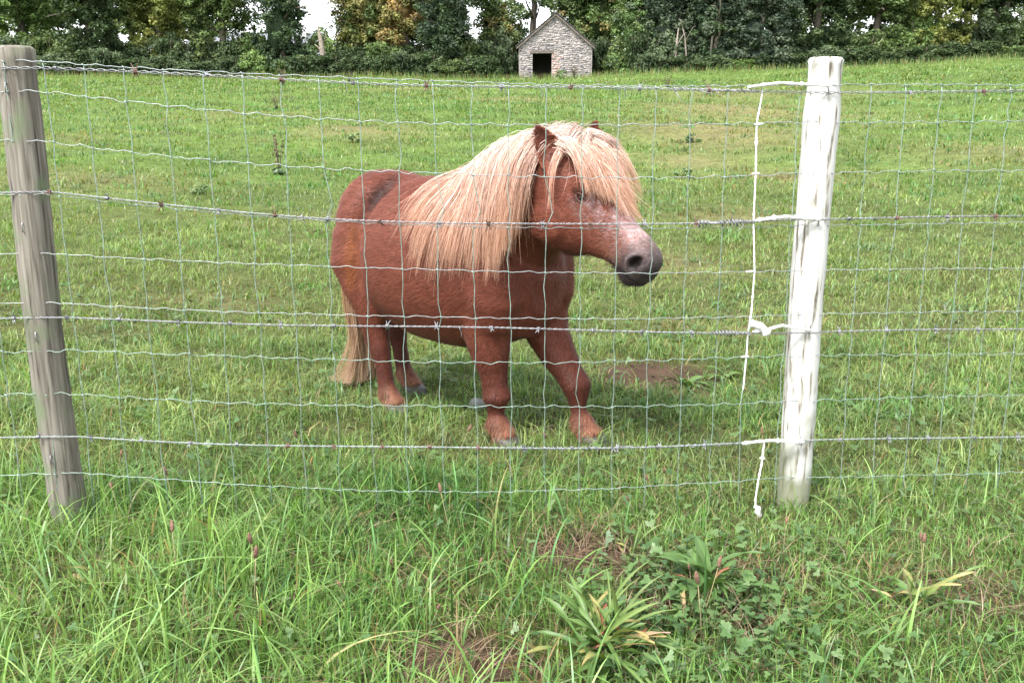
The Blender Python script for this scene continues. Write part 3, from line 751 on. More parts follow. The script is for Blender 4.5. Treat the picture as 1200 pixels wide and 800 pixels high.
for i, (x, y, rx, hz) in enumerate(bushes):
    sm, lm = BUSH[i % 4]
    root = empty("hedge_bush", (x, y, float(ground_z(x, y)) - .1), (i % 2) * PI + rng_h.uniform(-.3, .3)); root.scale = (rx, 1.0, hz)
    mesh_obj("stems", sm, root)
    lv = mesh_obj("leaves", lm, root); tn = ("dark", "dark", "mid", "grey", "dark", "fresh")[int(rng_h.integers(6))]; t_ = TINT[tn]; k = rng_h.uniform(.8, 1.15)
    word = {"dark": "dark green", "mid": "mid-green", "grey": "grey-green", "fresh": "fresh green"}[tn]
    tag(root, "%s hedge bush, %s row, %s" % (word, "front" if y < 64 else "back", "left of the ivy-clad tree" if x < -16.5 else "between the ivy-clad tree and the dark column tree" if x < -5.5 else "between the dark column tree and the barn" if x < 2 else "close by the barn's right wall" if x < 8 else "below the right-hand evergreens" if x < 17 else "beyond the white post's side of the wood"), "bush", "hedge bushes along the top of the field")
    lv.color = (t_[0] * k, t_[1] * k, t_[2] * k, 1)

# pale dead trunk standing between the ivy tree and the oak
def dead_trunk():
    x, y = pxm(379, 63.5), 63.5
    root = empty("dead_tree", (x, y, float(ground_z(x, y)) - .1)); tag(root, "pale dead tree trunk with a thin spike, right of the ivy-clad tree", "dead tree")
    t_ = Tubes(); t_.add([(0, 0, 0), (.03, 0, 1.2), (-.05, 0, 2.2), (-.12, 0, 2.7), (-.2, 0, 3.1), (-.27, 0, 3.9)], [.24, .18, .16, .13, .05, .018], 9); t_.build("trunk", M["pale_bark"], root)
    t_ = Tubes(); t_.add([(-.02, 0, 1.6), (-.3, .1, 2.0), (-.5, .1, 2.15)], [.06, .05, .02], 6); t_.add([(0, 0, 2.0), (.25, -.1, 2.5), (.3, -.1, 2.9)], [.06, .04, .012], 6); t_.build("branch", M["pale_bark"], root)
dead_trunk()
# bare leaning stems in the hollow of the right-hand wood
for i, (px, h, ln, r) in enumerate(((790, 2.9, .15, .085), (806, 3.3, -.5, .05), (831, 3.4, .15, .08), (858, 2.8, .35, .05))):
    x = pxm(px, 64.1); root = empty("bare_stem", (x, 64.1, float(ground_z(x, 64.1)) - .1))
    tag(root, ("thick bare pale stem, leftmost in the right-hand wood", "thin bare stem leaning left in the right-hand wood", "upright bare stem in the middle of the right-hand wood", "slim bare stem leaning right, rightmost in the wood")[i], "tree stem", "bare stems at the foot of the right-hand wood")
    t_ = Tubes(); t_.add([(0, 0, 0), (ln * .3, .05, h * .35), (ln * .6, 0, h * .7), (ln * 1.2, .1, h)], [r * 1.3, r, r * .8, r * .4], 7); t_.build("stem", M["pale_bark"], root)
    t_ = Tubes(); t_.add([(ln * .5, 0, h * .6), (ln * .5 + .4, -.1, h * .85), (ln * .5 + .6, -.1, h * .9)], [r * .5, r * .35, r * .15], 6); t_.build("side_branch", M["pale_bark"], root)
# ------------------------------------------------------------------ wire fence
def make_fence():
    YAW = math.atan(.07)
    root = empty("wire_fence", (0, 2.66, 0), YAW)
    tag(root, "stock wire mesh fence with four barbed strands crossing the picture in front of the pony", "fence")
    kx = 1 / math.cos(YAW)
    rng = np.random.default_rng(4)
    LW = [(1.309, 1.286, 1.283), (1.207, 1.175, 1.181), (1.073, 1.035, 1.039), (.931, .892, .891), (.795, .767, .759), (.656, .63, .627), (.523, .50, .499), (.388, .361, .361), (.129, .096, .108)]
    BW = [(1.298, 1.277, 1.267), (.938, .902, .908), (.626, .60, .578), (.262, .235, .233)]
    def hz(h3, x):
        a, b, c = h3; x = np.clip(np.asarray(x, float), -1.25, .80)
        return a * (x - 0) * (x - .70) / ((-.69) * (-1.39)) + b * (x + .69) * (x - .70) / (.69 * -.70) + c * (x + .69) * x / (1.39 * .70)
    X0, X1 = -2.75, 2.75
    stays = np.arange(-26, 28) * .1018 - .010
    # line wires: crimped between the stays
    phase = []
    for i, h3 in enumerate(LW):
        x = np.arange(X0, X1, .0125)
        ph = rng.uniform(0, 6)
        ph2 = rng.uniform(0, 6)
        crimp = .0026 * np.sin(2 * PI * x / .102 + ph) + .0022 * np.sin(2 * PI * x / .064 + ph2) + .0035 * np.sin(x * 4.1 + ph2) + .0018 * np.sin(2 * PI * x / .037 + ph)
        z = hz(h3, x) + crimp * (.85 if i in (1, 2, 6, 7) else .55)
        phase.append((x, z))
        t_ = Tubes(); t_.add(np.stack([x * kx, .002 * np.sin(x * 17 + ph), z], 1), .00112, 5)
        o = t_.build("line_wire", M["galv"] if i < 6 else M["green_wire"], root)
    def lz(i, x): return float(np.interp(x, phase[i][0], phase[i][1]))
    # stays: knotted to every line wire; a few pushed out of true
    kinks = {21: [(2, .019)], 22: [(1, .004)], 24: [(2, .020)], 25: [(2, .016)], 26: [(3, .002)], 27: [(2, .012)], 28: [(6, -.006)], 23: [(1, .008)], 20: [(1, .004)], 31: [(0, -.006)]}
    for s, sx in enumerate(stays):
        if abs(sx - .696) < .04 or abs(sx - .90) < .045: continue
        pts = []
        lean = .008
        for i in range(len(LW)):
            z = lz(i, sx); f = (1.29 - z) / 1.2
            ox = sx + lean * f + rng.normal(0, .0022)
            if i == 0 and s >= 33 and s <= 35: ox += .016
            pts.append((ox * kx, -.003, z))
            if i < len(LW) - 1:
                zn = lz(i + 1, sx)
                for q in (.3, .7):
                    b = rng.normal(0, .0022)
                    for (seg, am) in kinks.get(s, []):
                        if seg == i: b += am * (1.15 if q == .7 else .55)
                    pts.append(((sx + lean * f + b) * kx, -.002 + rng.normal(0, .002), z + (zn - z) * q))
        pts.append((pts[-1][0] + .002, 0, -.02 + float(ground_z(sx, 2.66))))
        t_ = Tubes(); t_.add(pts, .0013, 5)
        for i in range(len(LW)):            # hinge knots
            z = lz(i, sx); cx = pts[i * 3][0]
            t_.add([(cx - .004, -.003, z + .003), (cx - .001, -.0055, z + .001), (cx + .002, -.0055, z - .001), (cx + .004, -.003, z - .003)], .0015, 5)
        t_.build("stay_wire", M["green_wire"], root)
    # barbed strands: two twisted wires and four-pointed barbs
    bt = Tubes()
    for a in range(3): 
        u = a * .0022 - .0022
        bt.add([(u + .0028 * 0, .0034 * math.cos(k), .0034 * math.sin(k)) for k in np.linspace(0, 2 * PI, 9)], .0011, 5)
    for sx_, sz_ in ((.003, .011), (-.004, .0095), (.006, -.010), (-.002, -.011)):
        bt.add([(0, .002, 0), (sx_ * .5, -.003, sz_ * .6), (sx_ * 1.3, -.005, sz_ * 1.3)], [.0012, .0011, .0003], 5)
    bme = bt.mesh("barb", M["barb"])
    bt2 = Tubes()
    for sx_, sz_ in ((.004, -.011), (-.006, -.014), (.005, .009), (-.004, .010)):
        bt2.add([(0, .002, 0), (sx_ * .5, -.003, sz_ * .6), (sx_ * 1.3, -.005, sz_ * 1.3)], [.0013, .0012, .0004], 5)
    for a in range(3):
        bt2.add([(a * .0024 - .0024, .0036 * math.cos(k), .0036 * math.sin(k)) for k in np.linspace(0, 2 * PI, 9)], .0012, 5)
    bme2 = bt2.mesh("barb", M["rust"])
    for i, h3 in enumerate(BW):
        x = np.arange(X0, X1, .0065)
        z0 = hz(h3, x) + .003 * np.sin(x * 5 + i)
        t_ = Tubes()
        tw = .034 if i else .055
        for ph in (0, PI):
            am = .0019 if i else .0030
            t_.add(np.stack([x * kx, -.006 + am * np.cos(2 * PI * x / tw + ph), z0 + am * np.sin(2 * PI * x / tw + ph)], 1), .00115, 5)
        w = t_.build("barbed_wire", M["barb"] if i != 3 else M["galv"], root)
        first = [-.62, -.66, -.655, -.66][i]; step = [.195, .148, .1475, .139][i]
        k0 = int((X0 - first) / step)
        for k in range(k0, int((X1 - first) / step)):
            bx_ = first + k * step + float(rng.normal(0, .006))
            if .62 < bx_ < .96: continue
            rusty = (i == 3 and -.75 < bx_ < .0) or (i < 2 and k % 2 == 0)
            o = mesh_obj("barb", bme2 if rusty else bme, w, (bx_ * kx, -.006, float(np.interp(bx_, x, z0))))
            o.rotation_euler = (float(rng.uniform(0, 6.28)), 0, float(rng.normal(0, .25))); o.scale = (1.35, 1.35, 1.35)
    # spare wire wound round the strands towards the post
    def wrap(i, xa, xb, r, pitch, seed, nst=1):
        h3 = BW[i]; rg = np.random.default_rng(seed); t_ = Tubes()
        for q in range(nst):
            x = np.arange(xa, xb, pitch / 9); rr = r * (.75 + .35 * np.sin(x * 61 + q) + .15 * rg.normal(0, 1, len(x)))
            a = 2 * PI * x / pitch + q * 2
            t_.add(np.stack([x * kx, -.006 + rr * np.cos(a), hz(h3, x) + .003 * np.sin(x * 5 + i) + rr * np.sin(a)], 1), .0013, 5)
        for q in range(int((xb - xa) / .035)):     # loose cut ends
            x = rg.uniform(xa, xb); z = float(hz(h3, x)); d = rg.normal(0, 1, 3) * r * 1.7
            t_.add([(x * kx, -.008, z), (x * kx + d[0], -.012 - abs(d[1]), z + d[2] * .7), (x * kx + d[0] * 1.7, -.012 - abs(d[1]) * 1.3, z + d[2])], [.0013, .0012, .0006], 5)
        t_.build("wire_wrap", M["barb"], root)
    wrap(0, .44, .69, .0055, .013, 1); wrap(1, .53, .70, .0085, .010, 2, 2); wrap(2, .585, .70, .0075, .010, 3, 2); wrap(3, -.01, .34, .0055, .012, 4); wrap(3, .36, .69, .0042, .022, 5)
    for i, xs_ in ((0, (-.45, -.02, .08, .31)), (1, (-.58, .30, .60)), (2, (-.56, -.15, .19)), (3, (-.30, .1))):   # single twists of tie wire
        for xx in xs_:
            z = float(hz(BW[i], xx)); t_ = Tubes()
            t_.add([(xx * kx - .004, -.006, z + .006), (xx * kx - .002, -.013, z), (xx * kx + .001, -.008, z - .008), (xx * kx + .004, -.008, z - .020), (xx * kx + .002, -.008, z - .028)], [.0014, .0014, .0014, .0012, .0005], 5)
            t_.build("tie_wire", M["barb"], root)
    # last stay by the post, splashed with white paint
    def lumpy(pts, r, amp, seed, mat, name, n=7):
        rg = np.random.default_rng(seed); pts = np.array(pts, float); L = np.concatenate([[0], np.cumsum(np.linalg.norm(np.diff(pts, axis=0), axis=1))])
        s = np.arange(0, L[-1], .006); P = np.stack([np.interp(s, L, pts[:, k]) for k in range(3)], 1)
        rad = r * (1 + amp * np.abs(rg.normal(0, 1, len(s))) * (rg.random(len(s)) < .35)) ; rad[-1] *= .4; rad[0] *= .4
        t_ = Tubes(); t_.add(P, rad, n); return t_.build(name, mat, root)
    lumpy([(.700, -.004, 1.272), (.696, -.004, 1.235), (.688, -.004, 1.18), (.694, -.004, 1.037), (.696, -.004, .90), (.708, -.004, .76), (.706, -.004, .64), (.699, -.004, .574)], .0023, .5, 1, M["white_paint"], "painted_stay")
    lumpy([(.699, -.004, .574), (.699, -.004, .52), (.695, -.004, .40)], .0024, .4, 2, M["white_paint"], "painted_stay")
    t_ = Tubes(); t_.add([(.706, -.004, .64), (.699, -.004, .574)], .0014, 5); t_.add([(.695, -.004, .43), (.690, -.004, .36), (.700, -.003, .1), (.702, 0, -.02)], .0014, 5); t_.build("stay_wire", M["green_wire"], root)
    lumpy([(.768, -.012, .24), (.764, -.012, .17), (.757, -.012, .115), (.752, -.01, .05), (.758, -.01, -.0)], .0028, .7, 3, M["white_paint"], "painted_stay")
    for i, (za, xa) in enumerate(((1.277, .655), (.908, .70), (.581, .71), (.233, .70))):    # paint-caked wire ends running into the post
        lumpy([(xa, -.008, za), (xa + .04, -.012, za + .006), (xa + .085, -.02, za + (.012 if i != 2 else .02)), (.89, -.02, za + .004)], .0044 if i else .0036, .7, 10 + i, M["white_paint"], "painted_wire_end")
    for i in (1, 2, 4, 6):
        z = lz(i, .69); lumpy([(.682, -.004, z), (.694, -.006, z + .001), (.706, -.006, z + .002)], .0032, .9, 30 + i, M["white_paint"], "painted_wire_end")
    lumpy([(.70, -.01, .608), (.735, -.014, .598), (.76, -.014, .57)], .011, .5, 50, M["white_paint"], "painted_wire_end")
    lumpy([(.77, -.012, -.01), (.76, -.014, .012), (.765, -.014, .035)], .009, .5, 51, M["white_paint"], "painted_wire_end")
    # posts
    def post(x, h, r, mat, seed, painted=False):
        rg = np.random.default_rng(seed); t_ = Tubes()
        zs = np.concatenate([[-.45], np.arange(-.1, h, .06), [h - .008, h]])
        t_.add([(x + .004 * math.sin(z * 5 + seed), .045 + .004 * math.cos(z * 4), z) for z in zs], [r * (1 + .03 * rg.normal()) for z in zs[:-1]] + [r * .86], 18)
        po = t_.build("post", mat, root)
        tag(po, "white-painted round fence post" if painted else "weathered round wooden fence post")
        for z in (.235, .60, .905, 1.272):
            s_ = Tubes(); s_.add([(x - .006, .05 - r, z + .012), (x - .006, .038 - r, z + .012), (x - .006, .038 - r, z - .012), (x - .006, .05 - r, z - .012)], .0018, 5); s_.build("staple", M["barb"], po)
    post(.890, 1.36, .050, M["worn_paint"], 1, True)
    post(-1.33, 1.38, .05, M["post_wood"], 2)
    post(2.45, 1.36, .05, M["post_wood"], 3)
make_fence()

# ------------------------------------------------------------------ weeds
def leaf_mesh(name, L, w, arch, segs, col, tip, mat, seed, keel=.25, wavy=0.0, shape=1.0):
    """one strap or oval leaf: pleated along the midrib, arching up and over along +x"""
    rg = np.random.default_rng(seed); V = []; C = []; F = []
    for i in range(segs + 1):
        t = i / segs
        a = arch[0] + (arch[1] - arch[0]) * t
        if i == 0: p = np.array([0., 0, 0])
        else: p = p + np.array([math.cos(a), 0, math.sin(a)]) * L / segs
        ww = w * (math.sin(PI * min(1, (t ** shape) * .97 + .03)) ** .75 if t < 1 else .0) + (.0015 if t < .25 else 0) + .0004
        up = np.array([-math.sin(a), 0, math.cos(a)])
        wob = wavy * rg.normal(0, 1)
        for j, (s, k) in enumerate(((-1, 1), (-.5, .35), (0, 0), (.5, .35), (1, 1))):
            V.append(p + np.array([0, s * ww, 0]) + up * (k * keel * ww + wob * s * .004))
            cc = np.array(col) * (1 - t ** 2) + np.array(tip) * t ** 2
            C.append(cc * (1.28 if j == 2 else rg.uniform(.85, 1.1)))
    for i in range(segs):
        for j in range(4):
            b = i * 5 + j; F.append((b, b + 1, b + 6, b + 5))
    return np_mesh(name, np.array(V), np.array(F), mat, np.array(C), True)

G1, G2, G3 = (.085, .155, .040), (.12, .19, .05), (.065, .125, .036)
strap = [leaf_mesh("leaf", .20, .0072, (1.15, -.1), 8, G1, G2, M["weed"], 1, .5, .7), leaf_mesh("leaf", .22, .0062, (1.35, .45), 8, G2, (.16, .21, .07), M["weed"], 2, .5, .6), leaf_mesh("leaf", .17, .0085, (.8, -.5), 8, G3, G1, M["weed"], 3, .4, .7),
         leaf_mesh("leaf", .19, .0085, (1.0, -.2), 8, G2, (.34, .25, .10), M["weed"], 4, wavy=.5), leaf_mesh("leaf", .13, .013, (1.2, .0), 8, G1, G1, M["weed"], 5)]
dead_leaf = [leaf_mesh("leaf", .10, .009, (1.1, .5), 6, (.30, .17, .10), (.26, .10, .06), M["dry"], 6, .5, .8), leaf_mesh("leaf", .16, .008, (.9, -.1), 7, (.36, .29, .13), (.40, .25, .20), M["dry"], 7, .4, .6)]
oval = [leaf_mesh("leaf", .15, .020, (1.0, -.4), 7, G1, G2, M["weed"], 8, .18, .4), leaf_mesh("leaf", .12, .024, (.8, -.7), 7, (.10, .16, .055), G2, M["weed"], 9, .15, .4), leaf_mesh("leaf", .17, .017, (.7, -.3), 7, G3, G1, M["weed"], 10, .2, .5)]

def rosette(name, label, cat, x, y, leaves, n, sc, seed, group=None, dead=2, dz=0.0):
    rg = random.Random(seed)
    root = empty(name, (x, y, float(ground_z(x, y)) + dz)); tag(root, label, cat, group)
    for i in range(n):
        me = rg.choice(leaves) if i >= dead else rg.choice(dead_leaf)
        o = mesh_obj("leaf", me, root, (rg.gauss(0, .026) * sc, rg.gauss(0, .026) * sc, .002))
        s = sc * rg.uniform(.7, 1.15)
        o.scale = (s, s * rg.uniform(.55, 1.0), s)
        o.rotation_euler = (rg.uniform(-.45, .45), rg.uniform(-.5, .40), 2 * PI * (i * .382 + rg.uniform(-.12, .12)))
    return root
rosette("plantain", "large plantain rosette of long strap leaves at the bottom of the verge", "plant", .205, 1.945, strap, 78, 1.0, 1, dead=9)
rosette("plantain", "smaller plantain rosette with broad blunt leaves under the white-painted wires", "plant", .50, 2.20, [strap[2], strap[4], oval[2], oval[2]], 24, 1.0, 2, dead=3, dz=.03)
rosette("dock", "dock plant with pointed leaves beside the bare earth patch", "plant", .80, 4.12, oval, 13, .95, 3, dead=0)
rosette("dock", "leafy dock clump at the right of the mud, near the white post", "plant", 1.0, 4.25, oval, 12, .9, 4, dead=0)
rosette("dock", "broad-leaved dock low in the grass at the picture's lower left", "plant", -.47, 1.98, oval, 9, .7, 5, dead=0)
rosette("dock", "pale-leaved dock seedling near the left photo edge of the verge", "plant", -.55, 2.12, oval, 7, .55, 6, dead=0)
rosette("dock", "yellowish weed in the grass just under the lowest wire on the left", "plant", -.36, 2.72, [oval[1]], 8, .6, 7, dead=0)
rosette("plantain", "narrow plantain tuft between the large rosette and the thatch", "plant", .33, 2.42, strap, 12, .6, 8, dead=3)
rosette("plantain", "plantain rosette in the verge right of the white post", "plant", 1.02, 2.15, strap, 20, .9, 9, dead=2)
rosette("plantain", "plantain rosette in the verge below the left wooden post", "plant", -1.05, 2.2, strap, 18, .85, 10, dead=2)

def ground_leaves():
    """creeping buttercup and clover: three-lobed leaves on short stalks"""
    rng = np.random.default_rng(8)
    V = []; F = []; C = []
    def leaf(x, y, h, s, col):
        z0 = float(ground_z(x, y)); az = rng.uniform(0, 2 * PI); tilt = rng.normal(0, .35, 2)
        b = len(V); c = np.array([x, y, z0 + h])
        V.append(c); C.append(col * .8)
        outline = []
        for lobe in range(3):
            a0 = az + (lobe - 1) * 1.55
            for da, r in ((-.62, .62), (-.42, .95), (-.2, .80), (0, 1.12), (.2, .80), (.42, .95), (.62, .62)):
                outline.append((a0 + da, r * (1.05 if lobe == 1 else .95)))
        outline.append((az + PI, .12))
        for a, r in outline:
            p = c + np.array([math.cos(a), math.sin(a), 0]) * s * r; p[2] += (tilt[0] * math.cos(a) + tilt[1] * math.sin(a)) * s * r + rng.normal(0, .05) * s
            V.append(p); C.append(col * rng.uniform(.9, 1.15))
        n = len(outline)
        for i in range(n): F.append((b, b + 1 + i, b + 1 + (i + 1) % n))
        k = len(V)
        V.extend([np.array([x + .004, y, z0]), np.array([x - .004, y, z0]), c - np.array([0, 0, .001])]); C.extend([col * .7] * 3); F.append((k, k + 1, k + 2))
    pal = np.array([(.075, .145, .045), (.10, .175, .055), (.06, .12, .04), (.12, .19, .07)])
    for _ in range(520):
        x = rng.normal(.50, .17); y = rng.normal(2.14, .20)
        if y < 1.5 or (x - .2) ** 2 + (y - 1.95) ** 2 < .11 ** 2 or (x - .5) ** 2 + (y - 2.2) ** 2 < .07 ** 2: continue
        leaf(x, y, rng.uniform(.02, .075), rng.uniform(.008, .023), pal[rng.integers(4)])
    for _ in range(1300):
        y = 1.5 + 1.6 * rng.random(); x = rng.uniform(-1, 1) * (.6 * y + .2)
        leaf(x, y, rng.uniform(.01, .07), rng.uniform(.006, .017), pal[rng.integers(4)])
    for _ in range(900):
        y = 2.9 + 3.5 * rng.random() ** 1.4; x = rng.uniform(-1, 1) * (.55 * y + .2)
        if abs(x + .1) < .5 and abs(y - 3.6) < .35: continue
        leaf(x, y, rng.uniform(.01, .05), rng.uniform(.012, .024), pal[rng.integers(4)])
    tag(mesh_obj("creeping_weeds", np_mesh("creeping_weeds", np.array(V), np.array(F), M["weed"], np.array(C))), "creeping buttercup and clover leaves among the grass", "ground cover", kind="stuff")
ground_leaves()

# brown seed heads on thin stalks in the verge
hm_ = simple_mat("seed_head", [(.3, (.10, .05, .035)), (.7, (.26, .15, .10))], 200, .95, .5, 600)
sm_ = simple_mat("seed_stalk", [(.3, (.20, .17, .08)), (.7, (.32, .26, .14))], 60, .8, 0)
st_proto = None
rs = random.Random(14)
for i in range(26):
    y = rs.uniform(1.95, 3.1); x = rs.uniform(-.58, .58) * y * .95
    if (x - .2) ** 2 + (y - 2) ** 2 < .02: continue
    if st_proto is None:
        root = empty("seed_stalk"); st_proto = root
        t_ = Tubes(); t_.add([(0, 0, 0), (.004, 0, .07), (.012, 0, .15)], [.0011, .001, .0008], 5); t_.build("stalk", sm_, root)
        t_ = Tubes(); t_.add([(.011, 0, .146), (.0125, 0, .152), (.0145, 0, .162), (.0155, 0, .171), (.016, 0, .176)], [.001, .0045, .0052, .0035, .0008], 8); t_.build("seed_head", hm_, root)
    else:
        root = st_proto.copy(); COL.objects.link(root)
        for ch in list(st_proto.children):
            c = ch.copy(); COL.objects.link(c); c.parent = root
    s = rs.uniform(.6, 1.25); root.location = (x, y, float(ground_z(x, y))); root.scale = (s, s, s); root.rotation_euler = (rs.uniform(-.3, .3), rs.uniform(-.1, .4), rs.uniform(0, 6.28))
    tag(root, "thin stalk with a small brown seed head in the verge grass", "seed stalk", "brown seed stalks in the verge")

# dry thistles and docks standing in the field
def weed_stalk(x, y, h, n, seed, label, spread=.4):
    rg = np.random.default_rng(seed); root = empty("dry_weed", (x, y, float(ground_z(x, y)))); tag(root, label, "weed")
    wm = simple_mat("dry_weed_brown", [(.3, (.06, .045, .035)), (.7, (.16, .12, .09))], 30, .95, 0)
    t_ = Tubes(); cl = []
    for i in range(n):
        a = rg.uniform(0, 2 * PI); L = h * rg.uniform(.6, 1.05); s = spread * h * rg.uniform(.2, 1)
        tip = np.array([math.cos(a) * s, math.sin(a) * s, L]); t_.add([(0, 0, 0), tip * np.array([.35, .35, .5]), tip], [h * .012, h * .009, h * .004], 5)
        for f in (.5, .65, .8, .95): cl.append(np.append(tip * f + rg.normal(0, .02, 3) * h, h * .05))
    t_.build("stalks", wm, root)
    V, F, C = leaf_cloud(np.array(cl), rg, h * .028, 9, [(.11, .075, .055), (.08, .055, .045), (.10, .11, .05)])
    mesh_obj("dry_leaves", np_mesh("dry_leaves", V, F, M["dry"], C), root)
    V, F, C = leaf_cloud(np.array([[0, 0, h * .08, h * .16]]), rg, h * .07, 60, [(.05, .085, .035)])
    mesh_obj("base_leaves", np_mesh("base_leaves", V, F, M["weed"], C), root)
weed_stalk(pxm(310, 13.2) * 1.0, 13.2, .55, 6, 1, "tall dried brown dock stalk at the left edge of the field", .18)
weed_stalk(-10.6, 45, .95, 14, 2, "spreading dry thistle clump high in the field on the left")
weed_stalk(-9.2, 55, .7, 10, 3, "small dry thistle near the hedge foot left of centre")
weed_stalk(-7.3, 30, .55, 8, 4, "low brown weed clump in the left middle of the field")
weed_stalk(3.9, 61.5, .85, 16, 5, "dry bramble tuft in front of the barn's right wall")
weed_stalk(6.4, 40, .6, 9, 6, "brown weed tuft in the faded grass right of the pony")
# green tuft by the barn
def tuft(name, x, y, h, seed, label, cols, n=70):
    rg = np.random.default_rng(seed); root = empty(name, (x, y, float(ground_z(x, y)))); tag(root, label, "plant")
    cl = fill_blobs([(0, 0, h * .45, h * .9, h * .6, h * .5)], 14, rg, h * .15, h * .3)
    V, F, C = leaf_cloud(cl, rg, h * .11, n // 2, cols); mesh_obj("leaves", np_mesh("leaves", V, F, M["weed"], C), root)
    t_ = Tubes()
    for q in range(5): a = rg.uniform(-1, 1, 2) * h * .6; t_.add([(0, 0, 0), (a[0] * .5, a[1] * .5, h * .5), (a[0], a[1], h * .8)], [h * .02, h * .015, h * .006], 5)
    t_.build("stems", M["bark"], root)
tuft("nettle_clump", 3.2, 61.8, .62, 1, "bright green nettle clump in front of the barn wall", FRESH)
tuft("weed_clump", 2.25, 12.6, .16, 2, "low weed clump in the field right of the forelock", FRESH)
tuft("weed_clump", -2.9, 17.5, .18, 3, "low weed clump in the field above the pony's rump", FRESH)
tuft("weed_clump", 3.4, 18.0, .2, 4, "low weed clump in the faded grass near the white stay", FRESH + MID)
tuft("weed_clump", -3.6, 11.0, .14, 5, "low weed clump in the field at the far left", FRESH)
# pale flat stone by the near foreleg
def stone(x, y, sx, sy, sz, seed, label):
    bm = bmesh.new(); bmesh.ops.create_icosphere(bm, subdivisions=3, radius=1)
    for v in bm.verts:
        q = v.co.copy(); k = 1 + .22 * mnoise.noise(q * 1.3 + Vector((seed, 0, 0))) + .06 * mnoise.noise(q * 4)
        v.co = Vector((q.x * sx * k, q.y * sy * k, q.z * sz * k))
    o = bm_obj("stone", bm, simple_mat("pale_stone", [(.3, (.12, .13, .12)), (.7, (.24, .25, .24))], 30, .9, .5, 90), None, True)
    o.location = (x, y, float(ground_z(x, y)) + sz * .6); o.rotation_euler = (.5, .1, seed)
    tag(o, label, "stone")
stone(-.145, 3.78, .042, .03, .03, 3, "pale grey stone in the grass behind the near foreleg")
# ------------------------------------------------------------------ pony
PONY_O = (-0.17, 3.65, 0.0)
PONY_YAW = R(-42)

def ring_loft(bm, rings, n=28, ex=2.0):
    """rings: list of (centre, A, B) with A, B the half-axis vectors"""
    loops = []
    for c, A, B in rings:
        c, A, B = Vector(c), Vector(A), Vector(B)
        vs = []
        for j in range(n):
            t = 2 * PI * j / n
            ca, sa = math.cos(t), math.sin(t)
            k = (abs(ca) ** ex + abs(sa) ** ex) ** (-1.0 / ex)
            vs.append(bm.verts.new(c + A * (ca * k) + B * (sa * k)))
        loops.append(vs)
    for a, b in zip(loops, loops[1:]):
        for j in range(n):
            bm.faces.new((a[j], a[(j + 1) % n], b[(j + 1) % n], b[j]))
    bm.faces.new(list(reversed(loops[0]))); bm.faces.new(loops[-1])

def x_loft(bm, rows, y=0.0, ex=2.15):
    ring_loft(bm, [((x, y, zc), (0, hw, 0), (0, 0, hh)) for x, zc, hw, hh in rows], 36, ex)

def limb_loft(bm, rows, ex=2.0):
    """rows: (x, y, z, r_side, r_front_back); rings stay square to the path"""
    P = [Vector(r[:3]) for r in rows]
    rings = []
    for i, r in enumerate(rows):
        t = (P[min(i + 1, len(P) - 1)] - P[max(i - 1, 0)]).normalized()
        side = Vector((0, 1, 0)); side = (side - t * side.dot(t)).normalized()
        fb = t.cross(side)
        rings.append((P[i], side * r[3], fb * r[4]))
    ring_loft(bm, rings, 24, ex)

HP = Vector((0.550, -0.10, 1.130))                  # poll
HU = Vector((0.752, 0.0, -0.66)).normalized()       # along the face, towards the muzzle
HV = Vector((0.66, 0.0, 0.752)).normalized()        # out of the forehead
HW = Vector((0, 1, 0))
def hp(s, d, w=0.0):
    return HP + HU * s - HV * d + HW * w

